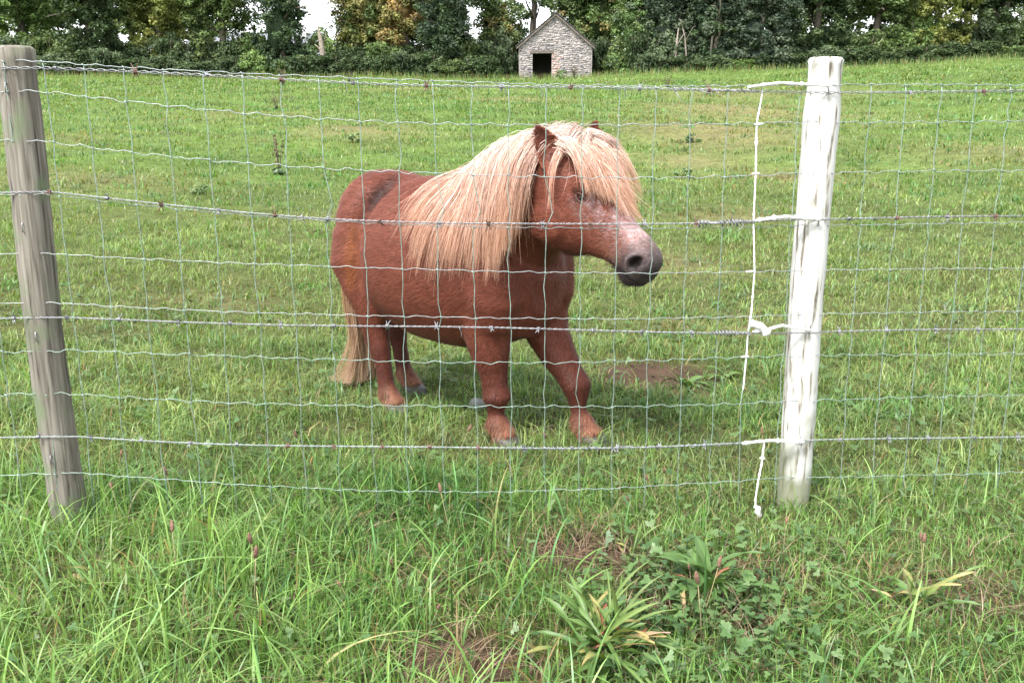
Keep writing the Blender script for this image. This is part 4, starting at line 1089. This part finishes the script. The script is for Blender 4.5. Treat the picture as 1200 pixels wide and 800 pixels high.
def pony_body_mesh():
    bm = bmesh.new()
    x_loft(bm, [(-.47, .635, .11, .13), (-.445, .64, .175, .205), (-.39, .645, .235, .265), (-.31, .648, .27, .30), (-.20, .643, .292, .323), (-.05, .636, .297, .326),
                (.08, .636, .285, .318), (.19, .645, .255, .30), (.28, .64, .215, .262), (.355, .625, .165, .20), (.405, .615, .10, .12)])
    x_loft(bm, [(-.672, .735, .04, .07), (-.655, .735, .11, .14), (-.61, .74, .17, .20), (-.53, .735, .21, .243), (-.43, .73, .222, .252),
                (-.30, .70, .205, .265), (-.18, .68, .19, .265)])
    # neck and shoulders
    limb_loft(bm, [(.06, 0, .70, .20, .24), (.16, 0, .765, .19, .245), (.29, -.02, .855, .16, .215), (.40, -.055, .935, .128, .195), (.49, -.08, .985, .108, .165),
                   (.56, -.095, 1.03, .095, .125), (.60, -.10, 1.06, .08, .09)])
    for sy in (-1, 1):
        limb_loft(bm, [(.17, sy * .13, .86, .05, .08), (.21, sy * .15, .76, .075, .11), (.26, sy * .155, .64, .085, .13), (.27, sy * .15, .55, .09, .12), (.25, sy * .14, .46, .075, .10)])
    # chest
    limb_loft(bm, [(.285, 0, .72, .165, .095), (.312, 0, .62, .185, .11), (.30, 0, .50, .16, .10), (.27, 0, .42, .11, .07)])
    # forelegs: near (right) standing, far (left) reaching forward
    limb_loft(bm, [(.25, -.135, .56, .088, .12), (.228, -.135, .47, .086, .11), (.222, -.13, .40, .078, .094), (.232, -.125, .33, .067, .078), (.243, -.12, .265, .052, .056),
                   (.252, -.12, .212, .045, .049), (.260, -.12, .172, .053, .060), (.255, -.12, .140, .037, .039), (.254, -.12, .108, .028, .032), (.260, -.12, .072, .044, .049),
                   (.282, -.12, .048, .038, .042), (.30, -.12, .025, .043, .046), (.308, -.12, .012, .046, .05)])
    limb_loft(bm, [(.26, .13, .58, .085, .11), (.27, .13, .47, .085, .105), (.308, .12, .38, .076, .088), (.375, .115, .30, .064, .070), (.428, .11, .245, .050, .054),
                   (.462, .11, .203, .053, .061), (.466, .11, .165, .040, .043), (.469, .11, .122, .028, .032), (.477, .11, .088, .033, .038), (.490, .11, .064, .042, .049),
                   (.515, .11, .04, .039, .043), (.532, .11, .022, .044, .047), (.54, .11, .012, .047, .05)])
    # hind legs: near (right) a little forward of the far one
    limb_loft(bm, [(-.49, -.12, .74, .10, .15), (-.48, -.14, .62, .105, .17), (-.438, -.14, .51, .092, .125), (-.42, -.138, .42, .072, .088), (-.422, -.132, .345, .055, .066),
                   (-.412, -.13, .285, .045, .058), (-.396, -.13, .25, .043, .05), (-.382, -.13, .205, .034, .038), (-.374, -.13, .15, .032, .036), (-.366, -.13, .10, .033, .038),
                   (-.358, -.13, .075, .04, .045), (-.337, -.13, .047, .037, .041), (-.318, -.13, .024, .042, .045), (-.31, -.13, .012, .045, .048)])
    limb_loft(bm, [(-.52, .12, .74, .10, .15), (-.53, .13, .62, .105, .16), (-.55, .13, .51, .09, .13), (-.575, .125, .42, .07, .095), (-.59, .12, .345, .054, .068),
                   (-.583, .115, .285, .045, .058), (-.572, .115, .25, .043, .05), (-.558, .115, .205, .034, .038), (-.548, .115, .15, .032, .036), (-.536, .115, .10, .033, .038),
                   (-.527, .115, .075, .04, .045), (-.503, .115, .047, .037, .041), (-.483, .115, .024, .042, .045), (-.475, .115, .012, .045, .048)])
    # dock of the tail
    limb_loft(bm, [(-.58, 0, .90, .05, .05), (-.645, 0, .865, .045, .042), (-.685, 0, .79, .036, .034), (-.695, 0, .70, .026, .026)])
    # head
    rows = [(-.06, .04, .19, .07), (.02, .005, .235, .092), (.10, -.012, .262, .105), (.17, -.016, .285, .103), (.235, -.012, .286, .099), (.295, -.004, .262, .088),
            (.35, .004, .20, .071), (.405, .004, .166, .058), (.455, .0, .152, .060), (.50, .002, .148, .062), (.53, .018, .145, .058), (.552, .04, .138, .048), (.563, .066, .12, .028)]
    ring_loft(bm, [(hp(s, (a + b) / 2), HW * w, HV * ((b - a) / 2)) for s, a, b, w in rows], 32, 2.3)
    for sy in (-1, 1):
        # cheek disc, brow, nostril swelling
        ring_loft(bm, [(hp(.19, .19, sy * (.045 + k)), HU * r, HV * r * .95) for k, r in ((0, .085), (.04, .083), (.06, .068), (.068, .04))][::sy], 24)
        ring_loft(bm, [(hp(.195 + k, .024, sy * (.074 - abs(k) * .35)), HW * r, HV * r) for k, r in ((-.045, .008), (-.025, .022), (0, .027), (.03, .022), (.055, .008))], 14)
        ring_loft(bm, [(hp(.505 + k, .062, sy * .050), HW * r, HV * r * 1.25) for k, r in ((-.042, .008), (-.022, .021), (0, .027), (.022, .022), (.034, .008))], 14)
    ring_loft(bm, [(hp(.505 + k, .143), HW * r * 1.25, HV * r) for k, r in ((-.055, .01), (-.03, .026), (0, .03), (.022, .022), (.032, .008))], 14)  # lower lip and chin
    me = bpy.data.meshes.new("pony_rough"); bm.to_mesh(me); bm.free()
    o = bpy.data.objects.new("pony_rough", me); COL.objects.link(o)
    m1 = o.modifiers.new("r", 'REMESH'); m1.mode = 'VOXEL'; m1.voxel_size = 0.0085
    m2 = o.modifiers.new("s", 'SMOOTH'); m2.factor = 0.5; m2.iterations = 4
    dg = bpy.context.evaluated_depsgraph_get()
    me2 = bpy.data.meshes.new_from_object(o.evaluated_get(dg))
    bpy.data.objects.remove(o); bpy.data.meshes.remove(me)
    # ears are added as closed cupped shells sunk into the poll, then everything is remeshed once more at fine size
    bm = bmesh.new(); bm.from_mesh(me2); bpy.data.meshes.remove(me2)
    def ear(base, tip, fwd, w0, L=9, n=18):
        base, tip, fwd = Vector(base), Vector(tip), Vector(fwd)
        ax = (tip - base); ln = ax.length; ax.normalize()
        sd = ax.cross(fwd).normalized(); fw = sd.cross(ax).normalized()
        loops = []
        for i in range(L):
            t = i / (L - 1)
            w = w0 * (0.74 + 0.9 * t - 1.62 * t ** 2.0) + .004
            th = 0.008
            c = base + ax * (ln * t) - fw * (0.012 * math.sin(t * PI))
            ring = []
            for j in range(n):       # a crescent: outer arc back, inner arc forward
                if j < n // 2:
                    a = -1 + 2 * j / (n // 2 - 1); off = w * 0.75 * (1 - a * a) + th * 0.5
                else:
                    a = 1 - 2 * (j - n // 2) / (n - n // 2 - 1); off = w * 0.75 * (1 - a * a) - th * 0.8
                ring.append(bm.verts.new(c + sd * (a * w) - fw * (off - w * .35)))
            loops.append(ring)
        for a, b in zip(loops, loops[1:]):
            for j in range(n):
                bm.faces.new((a[j], a[(j + 1) % n], b[(j + 1) % n], b[j]))
        bm.faces.new(list(reversed(loops[0]))); bm.faces.new(loops[-1])
    ear((.600, -.172, 1.02), (.520, -.205, 1.175), (.60, -.80, .15), .053)
    ear((.632, -.015, 1.05), (.60, .010, 1.190), (.75, -.45, .1), .036)
    bmesh.ops.recalc_face_normals(bm, faces=bm.faces[:])
    me = bpy.data.meshes.new("pony_rough"); bm.to_mesh(me); bm.free()
    o = bpy.data.objects.new("pony_rough", me); COL.objects.link(o)
    m1 = o.modifiers.new("r", 'REMESH'); m1.mode = 'VOXEL'; m1.voxel_size = 0.0074
    m2 = o.modifiers.new("s", 'SMOOTH'); m2.factor = 0.5; m2.iterations = 3
    dg = bpy.context.evaluated_depsgraph_get()
    me2 = bpy.data.meshes.new_from_object(o.evaluated_get(dg))
    bpy.data.objects.remove(o); bpy.data.meshes.remove(me)
    me2.name = "pony_body"
    return me2

def make_pony():
    root = empty("pony", PONY_O, PONY_YAW)
    tag(root, "stocky chestnut pony with flaxen mane standing in the field behind the wire fence", "pony")
    me = pony_body_mesh()
    n = len(me.vertices)
    co = np.zeros(n * 3, np.float32); me.vertices.foreach_get("co", co); co = co.reshape(-1, 3).astype(float)
    no = np.zeros(n * 3, np.float32); me.vertex_normals.foreach_get("vector", no); no = no.reshape(-1, 3).astype(float)
    H = lambda s, d, w=0: np.array(hp(s, d, w))
    y0 = HP.y
    # sculpt: nostrils, mouth slit, eye hollows, muscle grooves
    rel = co - np.array(HP); S = rel @ np.array(HU); D = -(rel @ np.array(HV)); W = rel[:, 1]
    head = (S > .1) & (S < .6) & (D > -.06) & (D < .33) & (np.abs(W) < .14)
    nostr = np.zeros(n)
    for sy in (-1, 1):
        e = ((S - .512) / .019) ** 2 + ((D - .058) / .027) ** 2
        side = (W * sy > .025) & head
        rim = np.exp(-((np.sqrt(e) - 1.35) / .35) ** 2) * side
        hole = np.clip(1 - e, 0, 1) ** .7 * side
        co += no * (rim * .005)[:, None]
        co[:, 1] -= sy * hole * .024; co -= np.array(HU) * (hole * .004)[:, None]
        nostr = np.maximum(nostr, np.clip(1.25 - e, 0, 1) * side)
    ml = .142 - (S - .42) * .20
    mouth = np.exp(-((D - ml) / .0045) ** 2) * sstep(.415, .425, S) * head
    co -= no * (mouth * .009)[:, None]
    for sy in (-1, 1):
        de = np.sqrt(((S - .228) / 1.25) ** 2 + (D - .050) ** 2)
        co[:, 1] -= sy * np.exp(-(de / .016) ** 2) * .010 * ((W * sy > .03) & head)
    # hollow in front of the hip and flank fold on both sides
    for sy in (-1, 1):
        g = np.exp(-(seg_dist(co, (-.33, sy * .12, .94), (-.385, sy * .22, .80)) / .045) ** 2)
        co -= no * (g * .028)[:, None]
        g = np.exp(-(seg_dist(co, (-.395, sy * .23, .79), (-.392, sy * .25, .48)) / .024) ** 2)
        co -= no * (g * .024)[:, None]
    co += no * (vnoise(co, 22.0) * .0012)[:, None]
    # colours (linear)
    x, y, z = co.T
    base = np.tile(np.array([.205, .060, .037]), (n, 1))
    def mixc(c, f): 
        nonlocal base
        f = np.clip(f, 0, 1)[:, None]; base = base * (1 - f) + np.array(c) * f
    nz = vnoise(co, 9.0, 3.1); nf = vnoise(co, 60.0, 1.3)
    mixc((.25, .078, .050), .30 + .35 * nz)
    mixc((.13, .032, .020), .30 * sstep(.1, .7, vnoise(co, 5.0, 8.0)))
    legs = (z < .44) & (x < .64)
    mixc((.095, .027, .017), .8 * sstep(.42, .22, z) * legs)                    # darker knees and cannons
    mixc((.34, .15, .092), .9 * sstep(.125, .05, z + .012 * nf) * legs)              # pale pasterns
    mixc((.34, .11, .035), .65 * np.exp(-(seg_dist(co, (-.43, -.23, .77), (-.435, -.235, .55)) / .032) ** 2))
    mixc((.05, .016, .011), .8 * np.exp(-(seg_dist(co, (-.345, -.07, .95), (-.36, -.14, .88)) / .042) ** 2) + .6 * np.exp(-(seg_dist(co, (-.36, -.14, .88), (-.36, -.22, .79)) / .034) ** 2))  # shading of the near hip hollow, painted into the coat colour
    mixc((.03, .009, .006), .9 * np.exp(-(seg_dist(co, (-.38, -.24, .72), (-.38, -.25, .45)) / .018) ** 2))   # shade in the flank crease, painted into the coat colour
    hd = (S > .05) & (S < .62) & (D > -.08) & (D < .34) & (np.abs(W) < .15) & (x > .5)
    roan = sstep(-.2, .6, vnoise(co, 170.0, 4.0) + .55 * nf) * hd
    mixc((.50, .36, .36), roan * .75 * sstep(.13, .02, D) * sstep(.17, .26, S) * sstep(.56, .45, S))
    mixc((.66, .47, .46), hd * .9 * sstep(.06, -.01, D) * sstep(.30, .40, S) * sstep(.50, .45, S) * (.75 + .25 * nf))  # pale nose bridge
    mixc((.17, .11, .10), hd * .8 * sstep(.39, .46, S + .02 * nf) * sstep(.02, .06, D))
    mixc((.21, .15, .14), hd * .85 * sstep(.44, .475, S) * sstep(.06, .0, D))
    mixc((.065, .048, .05), hd * sstep(.445, .49, S + .012 * nf) * np.maximum(sstep(.012, .045, D), sstep(.50, .53, S)))
    mixc((.20, .15, .15), hd * .9 * np.clip(np.exp(-((np.sqrt(((S - .512) / .019) ** 2 + ((D - .058) / .027) ** 2) - 1.5) / .4) ** 2), 0, 1))
    mixc((.05, .035, .035), hd * sstep(.49, .54, S) * sstep(.11, .14, D))
    mixc((.012, .008, .008), nostr * 1.2)
    mixc((.02, .012, .012), mouth)
    earz = (seg_dist(co, (.600, -.172, 1.03), (.520, -.205, 1.175)) < .06) & (z > 1.035) & (y < -.13)
    mixc((.10, .030, .020), .75 * earz * sstep(.030, .012, seg_dist(co, (.595, -.18, 1.04), (.535, -.20, 1.14))))
    mixc((.30, .11, .065), .5 * earz * sstep(.030, .042, seg_dist(co, (.595, -.18, 1.04), (.535, -.20, 1.14))))
    mixc((.34, .14, .09), hd * .5 * np.exp(-((S - .40) / .04) ** 2 - ((D - .11) / .04) ** 2))
    mixc((.05, .02, .016), hd * .85 * np.exp(-(np.sqrt((S - .228) ** 2 + (D - .050) ** 2) / .023) ** 2))
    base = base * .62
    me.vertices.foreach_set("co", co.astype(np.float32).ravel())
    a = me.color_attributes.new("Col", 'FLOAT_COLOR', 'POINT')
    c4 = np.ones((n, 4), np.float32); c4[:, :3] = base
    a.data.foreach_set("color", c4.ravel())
    for p in me.polygons: p.use_smooth = True
    me.update()
    # coat material: fine lying hair
    m, nn, l, p = new_mat("chestnut_coat")
    vc = nn.new("ShaderNodeVertexColor"); vc.layer_name = "Col"
    tc = nn.new("ShaderNodeTexCoord"); mp = nn.new("ShaderNodeMapping")
    mp.inputs["Scale"].default_value = (45, 130, 130)
    mp.inputs["Rotation"].default_value = (0, R(20), 0)
    t = nn.new("ShaderNodeTexNoise"); t.inputs["Scale"].default_value = 1.0; t.inputs["Detail"].default_value = 5; t.inputs["Distortion"].default_value = .6
    l.new(tc.outputs["Object"], mp.inputs["Vector"]); l.new(mp.outputs[0], t.inputs["Vector"])
    rr = ramp(nn, [(.3, (.62, .62, .62)), (.7, (1.3, 1.3, 1.3))])
    l.new(t.outputs["Fac"], rr.inputs[0])
    mul = nn.new("ShaderNodeMix"); mul.data_type = 'RGBA'; mul.blend_type = 'MULTIPLY'; mul.inputs[0].default_value = 1
    l.new(vc.outputs["Color"], mul.inputs[6]); l.new(rr.outputs[0], mul.inputs[7]); l.new(mul.outputs[2], p.inputs["Base Color"])
    p.inputs["Roughness"].default_value = .55; p.inputs["Specular IOR Level"].default_value = .14
    p.inputs["Sheen Weight"].default_value = .05; p.inputs["Sheen Roughness"].default_value = .4
    p.inputs["Sheen Tint"].default_value = (1, .86, .86, 1)
    b = nn.new("ShaderNodeBump"); b.inputs["Strength"].default_value = .22; b.inputs["Distance"].default_value = .004
    l.new(t.outputs["Fac"], b.inputs["Height"]); l.new(b.outputs[0], p.inputs["Normal"])
    me.materials.append(m)
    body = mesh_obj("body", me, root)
    tag(body, "chestnut body with pale pasterns and roan face")
    bvh = BVHTree.FromPolygons([tuple(v) for v in co], [tuple(f.vertices) for f in me.polygons])
    # eyes
    em = simple_mat("eye_dark", [(.4, (.010, .006, .005)), (.6, (.03, .016, .010))], 40, .22, 0, spec=.3)
    for sy in (-1, 1):
        o_ = hp(.228, .050, sy * .25)
        loc, nrm, i_, d_ = bvh.ray_cast(o_, Vector((0, -sy, 0)))
        bm = bmesh.new(); bmesh.ops.create_uvsphere(bm, u_segments=20, v_segments=14, radius=.0185)
        for v in bm.verts: v.co = v.co * 1.0 + loc - Vector(nrm) * .0135
        e = bm_obj("eye", bm, em, root, True)
        # lids: two arched rims round the eye
        t_ = Tubes()
        cc = np.array(loc); nv = np.array(nrm); uu = np.array(HU) - nv * (np.array(HU) @ nv); uu /= np.linalg.norm(uu); vv = np.cross(nv, uu)
        for sgn in (-1, 1):
            t_.add([cc + uu * (.021 * math.cos(k)) + vv * (sgn * .0115 * math.sin(k)) + nv * (.003 + .0035 * math.sin(k)) for k in np.linspace(0, PI, 11)], [.002] + [.0042] * 9 + [.002], 8)
        t_.build("eyelid", simple_mat("eyelid_skin", [(.4, (.05, .022, .017)), (.6, (.09, .035, .025))], 60, .6, .2), e)
    # hooves
    hm = simple_mat("hoof_horn", [(.3, (.03, .026, .025)), (.7, (.09, .08, .075))], 40, .5, .3, 90)
    for hx, hy in ((.315, -.12), (.548, .11), (-.302, -.13), (-.466, .115)):
        bm = bmesh.new()
        ring_loft(bm, [((hx + .004, hy, -.012), (.060, 0, 0), (0, .052, 0)), ((hx + .004, hy, 0), (.060, 0, 0), (0, .052, 0)), ((hx - .006, hy, .022), (.053, 0, 0), (0, .049, 0)), ((hx - .012, hy, .03), (.046, 0, 0), (0, .044, 0))], 20)
        bm_obj("hoof", bm, hm, root, True)
    # ---------------- hair: guides that fall over the body, locks of strands round each guide
    hairm, hn, hl, hpz = new_mat("pony_hair")
    vc = hn.new("ShaderNodeVertexColor"); vc.layer_name = "Col"
    hl.new(vc.outputs["Color"], hpz.inputs["Base Color"])
    hpz.inputs["Roughness"].default_value = .32; hpz.inputs["Specular IOR Level"].default_value = .6
    trn = hn.new("ShaderNodeBsdfTranslucent"); hl.new(vc.outputs["Color"], trn.inputs["Color"])
    mx = hn.new("ShaderNodeMixShader"); mx.inputs[0].default_value = .28
    hl.new(hpz.outputs[0], mx.inputs[1]); hl.new(trn.outputs[0], mx.inputs[2])
    hl.new(mx.outputs[0], hn["Material Output"].inputs["Surface"])

    def guide(p, d, L, steps, grav, drift, dmin, wob=.05):
        """march a hair from root p; kept dmin outside the body"""
        pts = [Vector(p)]; d = Vector(d).normalized(); st = L / steps
        drift = Vector(drift)
        ph = random.uniform(0, 9)
        for i in range(steps):
            t = i / steps
            d = (d + Vector((0, 0, -grav * st * 10)) + drift * st * 10 + Vector((math.sin(ph + i * .7), math.sin(ph * 2 + i * .5), 0)) * wob * .5).normalized()
            q = pts[-1] + d * st
            dm = dmin * min(1.0, .15 + t * 4.0)
            loc, nrm, fi, dist = bvh.find_nearest(q)
            if loc is not None:
                sd_ = (q - loc).dot(nrm)
                if sd_ < dm and (q - loc).length < .12:
                    q = loc + nrm * dm
                    nd = (q - pts[-1])
                    if nd.length > 1e-5: d = (d + nd.normalized() * 1.5).normalized()
            pts.append(q)
        return np.array(pts)

    PD = np.array([.66, -.74, .12]); PD /= np.linalg.norm(PD)      # outward from the near side of the face
    PA, PB = np.array(hp(.220, .050, -.095)), np.array(hp(.315, .012, -.06))
    def flatp(q): return q - np.outer(q @ PD, PD)
    PAf, PBf = flatp(PA[None])[0], flatp(PB[None])[0]
    def strands(guides, nper, spread, width, colf, taper=.9, fly=0.0, seed=1, part=False):
        rng = np.random.default_rng(seed)
        Vs, Fs, Cs = [], [], []; base_i = 0
        for gi, g in enumerate(guides):
            k = len(g)
            for s in range(nper):
                t = np.linspace(0, 1, k)
                cut = 1 - .5 * rng.random() ** 2.2
                tt = t * cut * (k - 1)
                i0 = np.clip(tt.astype(int), 0, k - 2); fr = (tt - i0)[:, None]
                P = g[i0] * (1 - fr) + g[i0 + 1] * fr
                off = rng.normal(0, 1, 3) * spread
                prof = (1 - taper * t ** 1.3)[:, None]
                P = P + off * prof
                if part:                     # the forelock parts round the near eye: strands there stay short
                    hit = np.nonzero((seg_dist(flatp(P), PAf, PBf) < .030) & ((P - PA) @ PD > -.05))[0]
                    if len(hit):
                        cut *= max(.12, hit[0] / (k - 1) * rng.uniform(.80, 1.02))
                        tt = t * cut * (k - 1); i0 = np.clip(tt.astype(int), 0, k - 2); fr = (tt - i0)[:, None]
                        P = g[i0] * (1 - fr) + g[i0 + 1] * fr + off * prof
                ph = rng.uniform(0, 6.28, 3); am = rng.uniform(.0, .006) * (1 + fly * 3)
                P = P + np.stack([np.sin(t * 5 + ph[0]), np.sin(t * 4 + ph[1]), np.sin(t * 6 + ph[2])], 1) * (am * t)[:, None]
                if fly and rng.random() < fly:
                    P = P + rng.normal(0, 1, 3) * (t ** 2)[:, None] * .035
                T = np.gradient(P, axis=0); T /= np.linalg.norm(T, axis=1)[:, None] + 1e-9
                a = rng.normal(0, 1, 3); N = np.cross(T, a); N /= np.linalg.norm(N, axis=1)[:, None] + 1e-9
                w = width * rng.uniform(.6, 1.25) * (1 - .85 * t ** 2)
                Vs.append(P + N * w[:, None]); Vs.append(P - N * w[:, None])
                i = np.arange(k - 1)
                Fs.append(np.stack([base_i + i, base_i + i + 1, base_i + k + i + 1, base_i + k + i], 1))
                c = colf(P, t, rng, gi); Cs.append(c); Cs.append(c)
                base_i += 2 * k
        return np.concatenate(Vs), np.concatenate(Fs), np.concatenate(Cs)

    crest = [Vector(v) for v in ((.605, -.10, 1.125), (.53, -.095, 1.15), (.43, -.08, 1.14), (.31, -.05, 1.10), (.18, -.02, 1.035), (.05, 0, .985))]
    def on_crest(u):
        f_ = u * (len(crest) - 1); i = min(int(f_), len(crest) - 2); return crest[i].lerp(crest[i + 1], f_ - i)
    def snap(p):
        loc, nrm, i_, d_ = bvh.find_nearest(p); return loc
    random.seed(5)
    G = []
    for layer, (cnt, dmin, lift) in enumerate(((110, .010, .1), (130, .026, .35), (90, .042, .6))):
        for i in range(cnt):
            u = .11 + .80 * (i + random.random()) / cnt
            r = on_crest(u) + Vector((random.uniform(-.012, .012), random.uniform(-.03, .02), 0))
            r = snap(r)
            L = random.uniform(.42, .53) * (1 - .12 * (u > .85)) * (.92 + .1 * layer) * (.72 + .28 * min(1, (u - .11) / .30))
            back = -.04 - .22 * max(0, u - .55) / .45
            d = Vector((-.02 - .30 * u, -.80, .6 * lift + .1))
            G.append(guide(r, d, L, 12, 1.15, (back, -.02, 0), dmin * random.uniform(.6, 1.35)))
    nside = len(G)
    for i in range(60):                       # the other side of the neck
        u = (i + random.random()) / 60
        r = snap(on_crest(u) + Vector((0, .02, 0)))
        G.append(guide(r, (-.2, .7, .5), random.uniform(.2, .32), 12, .6, (-.05, 0, 0), .025 * random.uniform(.6, 1.4)))
    EARN = (np.array([.583, -.180, 1.055]), np.array([.520, -.205, 1.175])); EYE = np.array(hp(.228, .050, -.10))
    EART = (np.array([.562, -.188, 1.095]), np.array([.520, -.205, 1.175]))
    def clear(g, ear_r=.043, eye_r=.036, zmax=1.195):
        """locks that would run through the near ear or across the near eye are parted aside"""
        return (seg_dist(g[2:], *EARN).min() > ear_r) and (np.linalg.norm(g - EYE, axis=1).min() > eye_r) and g[:, 2].max() < zmax and seg_dist(g[3:], np.array([.632, -.015, 1.06]), np.array([.61, .012, 1.205]))[:].min() > .035
    G = [g for g in G if clear(g)]
    lock_t = [random.random() for _ in range(2000)]
    def mane_col(P, t, rng, gi):
        root = np.array([.86, .73, .66]); mid = np.array([.76, .54, .445]); tip = np.array([.63, .37, .25])
        k = np.clip(t * 1.15 + rng.normal(0, .12) + .35 * (lock_t[gi % 2000] - .5), 0, 1)[:, None]
        c = np.where(k < .5, root + (mid - root) * (k / .5), mid + (tip - mid) * ((k - .5) / .5))
        v = rng.uniform(.86, 1.05) * (.74 + .36 * lock_t[(gi * 7 + 3) % 2000])
        if rng.random() < .07: c = c * np.array([.70, .50, .40])
        return np.clip(c * v, 0, .92)
    V, F, C = strands(G, 40, np.array([.012, .010, .011]), .0009, mane_col, .5, .10, 3)
    mane = mesh_obj("mane", np_mesh("mane", V, F, hairm, C, True), root)
    tag(mane, "thick flaxen mane falling over the near side of the neck")
    # forelock
    G = []
    for i in range(215):
        a = random.uniform(-1, 1); b = random.random()
        r = snap(Vector((.59 + .05 * b, -.085 + .045 * a, 1.14)))
        if i % 9 < 4:      # near side, down past the ear and eye
            d = Vector((.95, -.22 + .12 * a, .22)); drift = (.13, -.05, 0); L = random.uniform(.22, .31)
        else:
            d = Vector((.9, .13 + .42 * a, .15)); drift = (.10, .02 + .02 * a, 0); L = random.uniform(.24, .36)
        G.append(guide(r, d, L, 11, 1.0, drift, random.uniform(.010, .04)))
    G = [g for g in G if clear(g, .012, .027) and seg_dist(g[1:], *EART).min() > .045]
    V, F, C = strands(G, 40, np.array([.008, .010, .008]), .00085, mane_col, .58, .06, 4, True)
    fl = mesh_obj("forelock", np_mesh("forelock", V, F, hairm, C, True), root)
    tag(fl, "flaxen forelock hanging over the forehead and eye")
    # tail
    G = []
    for i in range(120):
        a = random.uniform(-1, 1); b = random.random()
        r = Vector((-.665 - .03 * b, .028 * a, .86 - .22 * b))
        d = Vector((-.16, .22 * a, -.9))
        L = random.uniform(.86, 1.02) * (1 - .22 * b)
        g = guide(r, d, L, 12, 1.4, (.06, .0, 0), .012 + .035 * random.random())
        t = np.linspace(0, 1, len(g))
        g[:, 1] += (t ** 2) * (.05 * a) - .035 * np.sin(PI * np.minimum(1, t * 1.6)) + .045 * t - .05 * t ** 4
        g[:, 0] += -.12 * np.maximum(0, t - .66) / .34 * random.uniform(.1, 1.4) + .01 * np.sin(t * PI)
        g[:, 2] = np.maximum(g[:, 2], .035)
        G.append(g)
    def tail_col(P, t, rng, gi):
        root = np.array([.46, .25, .14]); mid = np.array([.57, .36, .225]); tip = np.array([.64, .46, .32])
        k = np.clip(t + rng.normal(0, .15), 0, 1)[:, None]
        c = np.where(k < .5, root + (mid - root) * (k / .5), mid + (tip - mid) * ((k - .5) / .5))
        if rng.random() < .2: c = c * np.array([.6, .48, .4])
        return np.clip(c * rng.uniform(.7, 1.05), 0, .9)
    V, F, C = strands(G, 30, np.array([.009, .009, .01]), .0012, tail_col, .6, .06, 6)
    tl = mesh_obj("tail", np_mesh("tail", V, F, hairm, C, True), root)
    tag(tl, "long dull flaxen tail reaching the grass")
    # ---------------- short coat: tens of thousands of lying hairs
    rng = np.random.default_rng(9)
    tri = np.array([f.vertices[:] for f in me.polygons if len(f.vertices) == 4])
    a_, b_, c_ = co[tri[:, 0]], co[tri[:, 1]], co[tri[:, 2]]
    area = np.linalg.norm(np.cross(b_ - a_, c_ - a_), axis=1)
    N = 130000
    pick = rng.choice(len(tri), N, p=area / area.sum())
    u, v = rng.random(N)[:, None], rng.random(N)[:, None]
    P = a_[pick] + (b_[pick] - a_[pick]) * u + (co[tri[pick, 3]] - a_[pick]) * v
    nr = np.zeros(n * 3, np.float32); me.vertex_normals.foreach_get("vector", nr); nr = nr.reshape(-1, 3)
    Nn = nr[tri[pick, 0]]
    Cc = base[tri[pick, 0]]
    rel = P - np.array(HP); S_ = rel @ np.array(HU); D_ = -(rel @ np.array(HV))
    hd_ = (S_ > .05) & (D_ < .34) & (P[:, 0] > .52) & (P[:, 2] > .6)
    flow = np.tile(np.array([-1.0, 0, -.32]), (N, 1))
    flow[hd_] = np.array(HU) * -.6 + np.array([0, 0, -.35])
    lg = (P[:, 2] < .42)
    flow[lg] = np.array([-.25, 0, -1.0])
    flow = flow + np.stack([vnoise(P, 14, 2) * .35, vnoise(P, 15, 5) * .5, vnoise(P, 13, 7) * .5], 1) + rng.normal(0, .12, (N, 3))
    flow -= Nn * (flow * Nn).sum(1)[:, None]
    flow /= np.linalg.norm(flow, axis=1)[:, None] + 1e-9
    mz = hd_ & (S_ > .42)
    Ls = rng.uniform(.013, .026, N); Ls[mz] *= .3; Ls[hd_ & ~mz] *= .6
    jaw = hd_ & (D_ > .20) & (S_ > .12) & (S_ < .45); Ls[jaw] *= 2.6; Ls[mz & (D_ > .125)] *= rng.choice([1.0, 1.0, 1.0, 6.0], int((mz & (D_ > .125)).sum()))
    Ls[lg] *= .7; fet = lg & (P[:, 2] < .09); Ls[fet] *= 2.0
    out = rng.uniform(.12, .38, N)
    tipP = P + (flow + Nn * out[:, None]) * Ls[:, None]
    side = np.cross(flow, Nn) * (rng.uniform(.0008, .0015, N)[:, None])
    Vv = np.stack([P - side, P + side, tipP], 1).reshape(-1, 3)
    Ff = np.arange(N * 3).reshape(-1, 3)
    k = (rng.uniform(.84, 1.18, N) * (1 + .22 * vnoise(P * np.array([.22, 1, 1]), 130.0, 2.0)))[:, None]
    Cv = np.repeat(np.clip(Cc * k, 0, .85), 3, axis=0)
    fm, fn, fl_, fp = new_mat("short_coat_hair")
    vc = fn.new("ShaderNodeVertexColor"); vc.layer_name = "Col"; fl_.new(vc.outputs["Color"], fp.inputs["Base Color"])
    fp.inputs["Roughness"].default_value = .5; fp.inputs["Specular IOR Level"].default_value = .16
    fp.inputs["Sheen Weight"].default_value = .05; fp.inputs["Sheen Tint"].default_value = (1, .86, .86, 1)
    ct = mesh_obj("coat", np_mesh("coat", Vv, Ff, fm, Cv, True), root)
    tag(ct, kind="stuff")
    return root
make_pony()
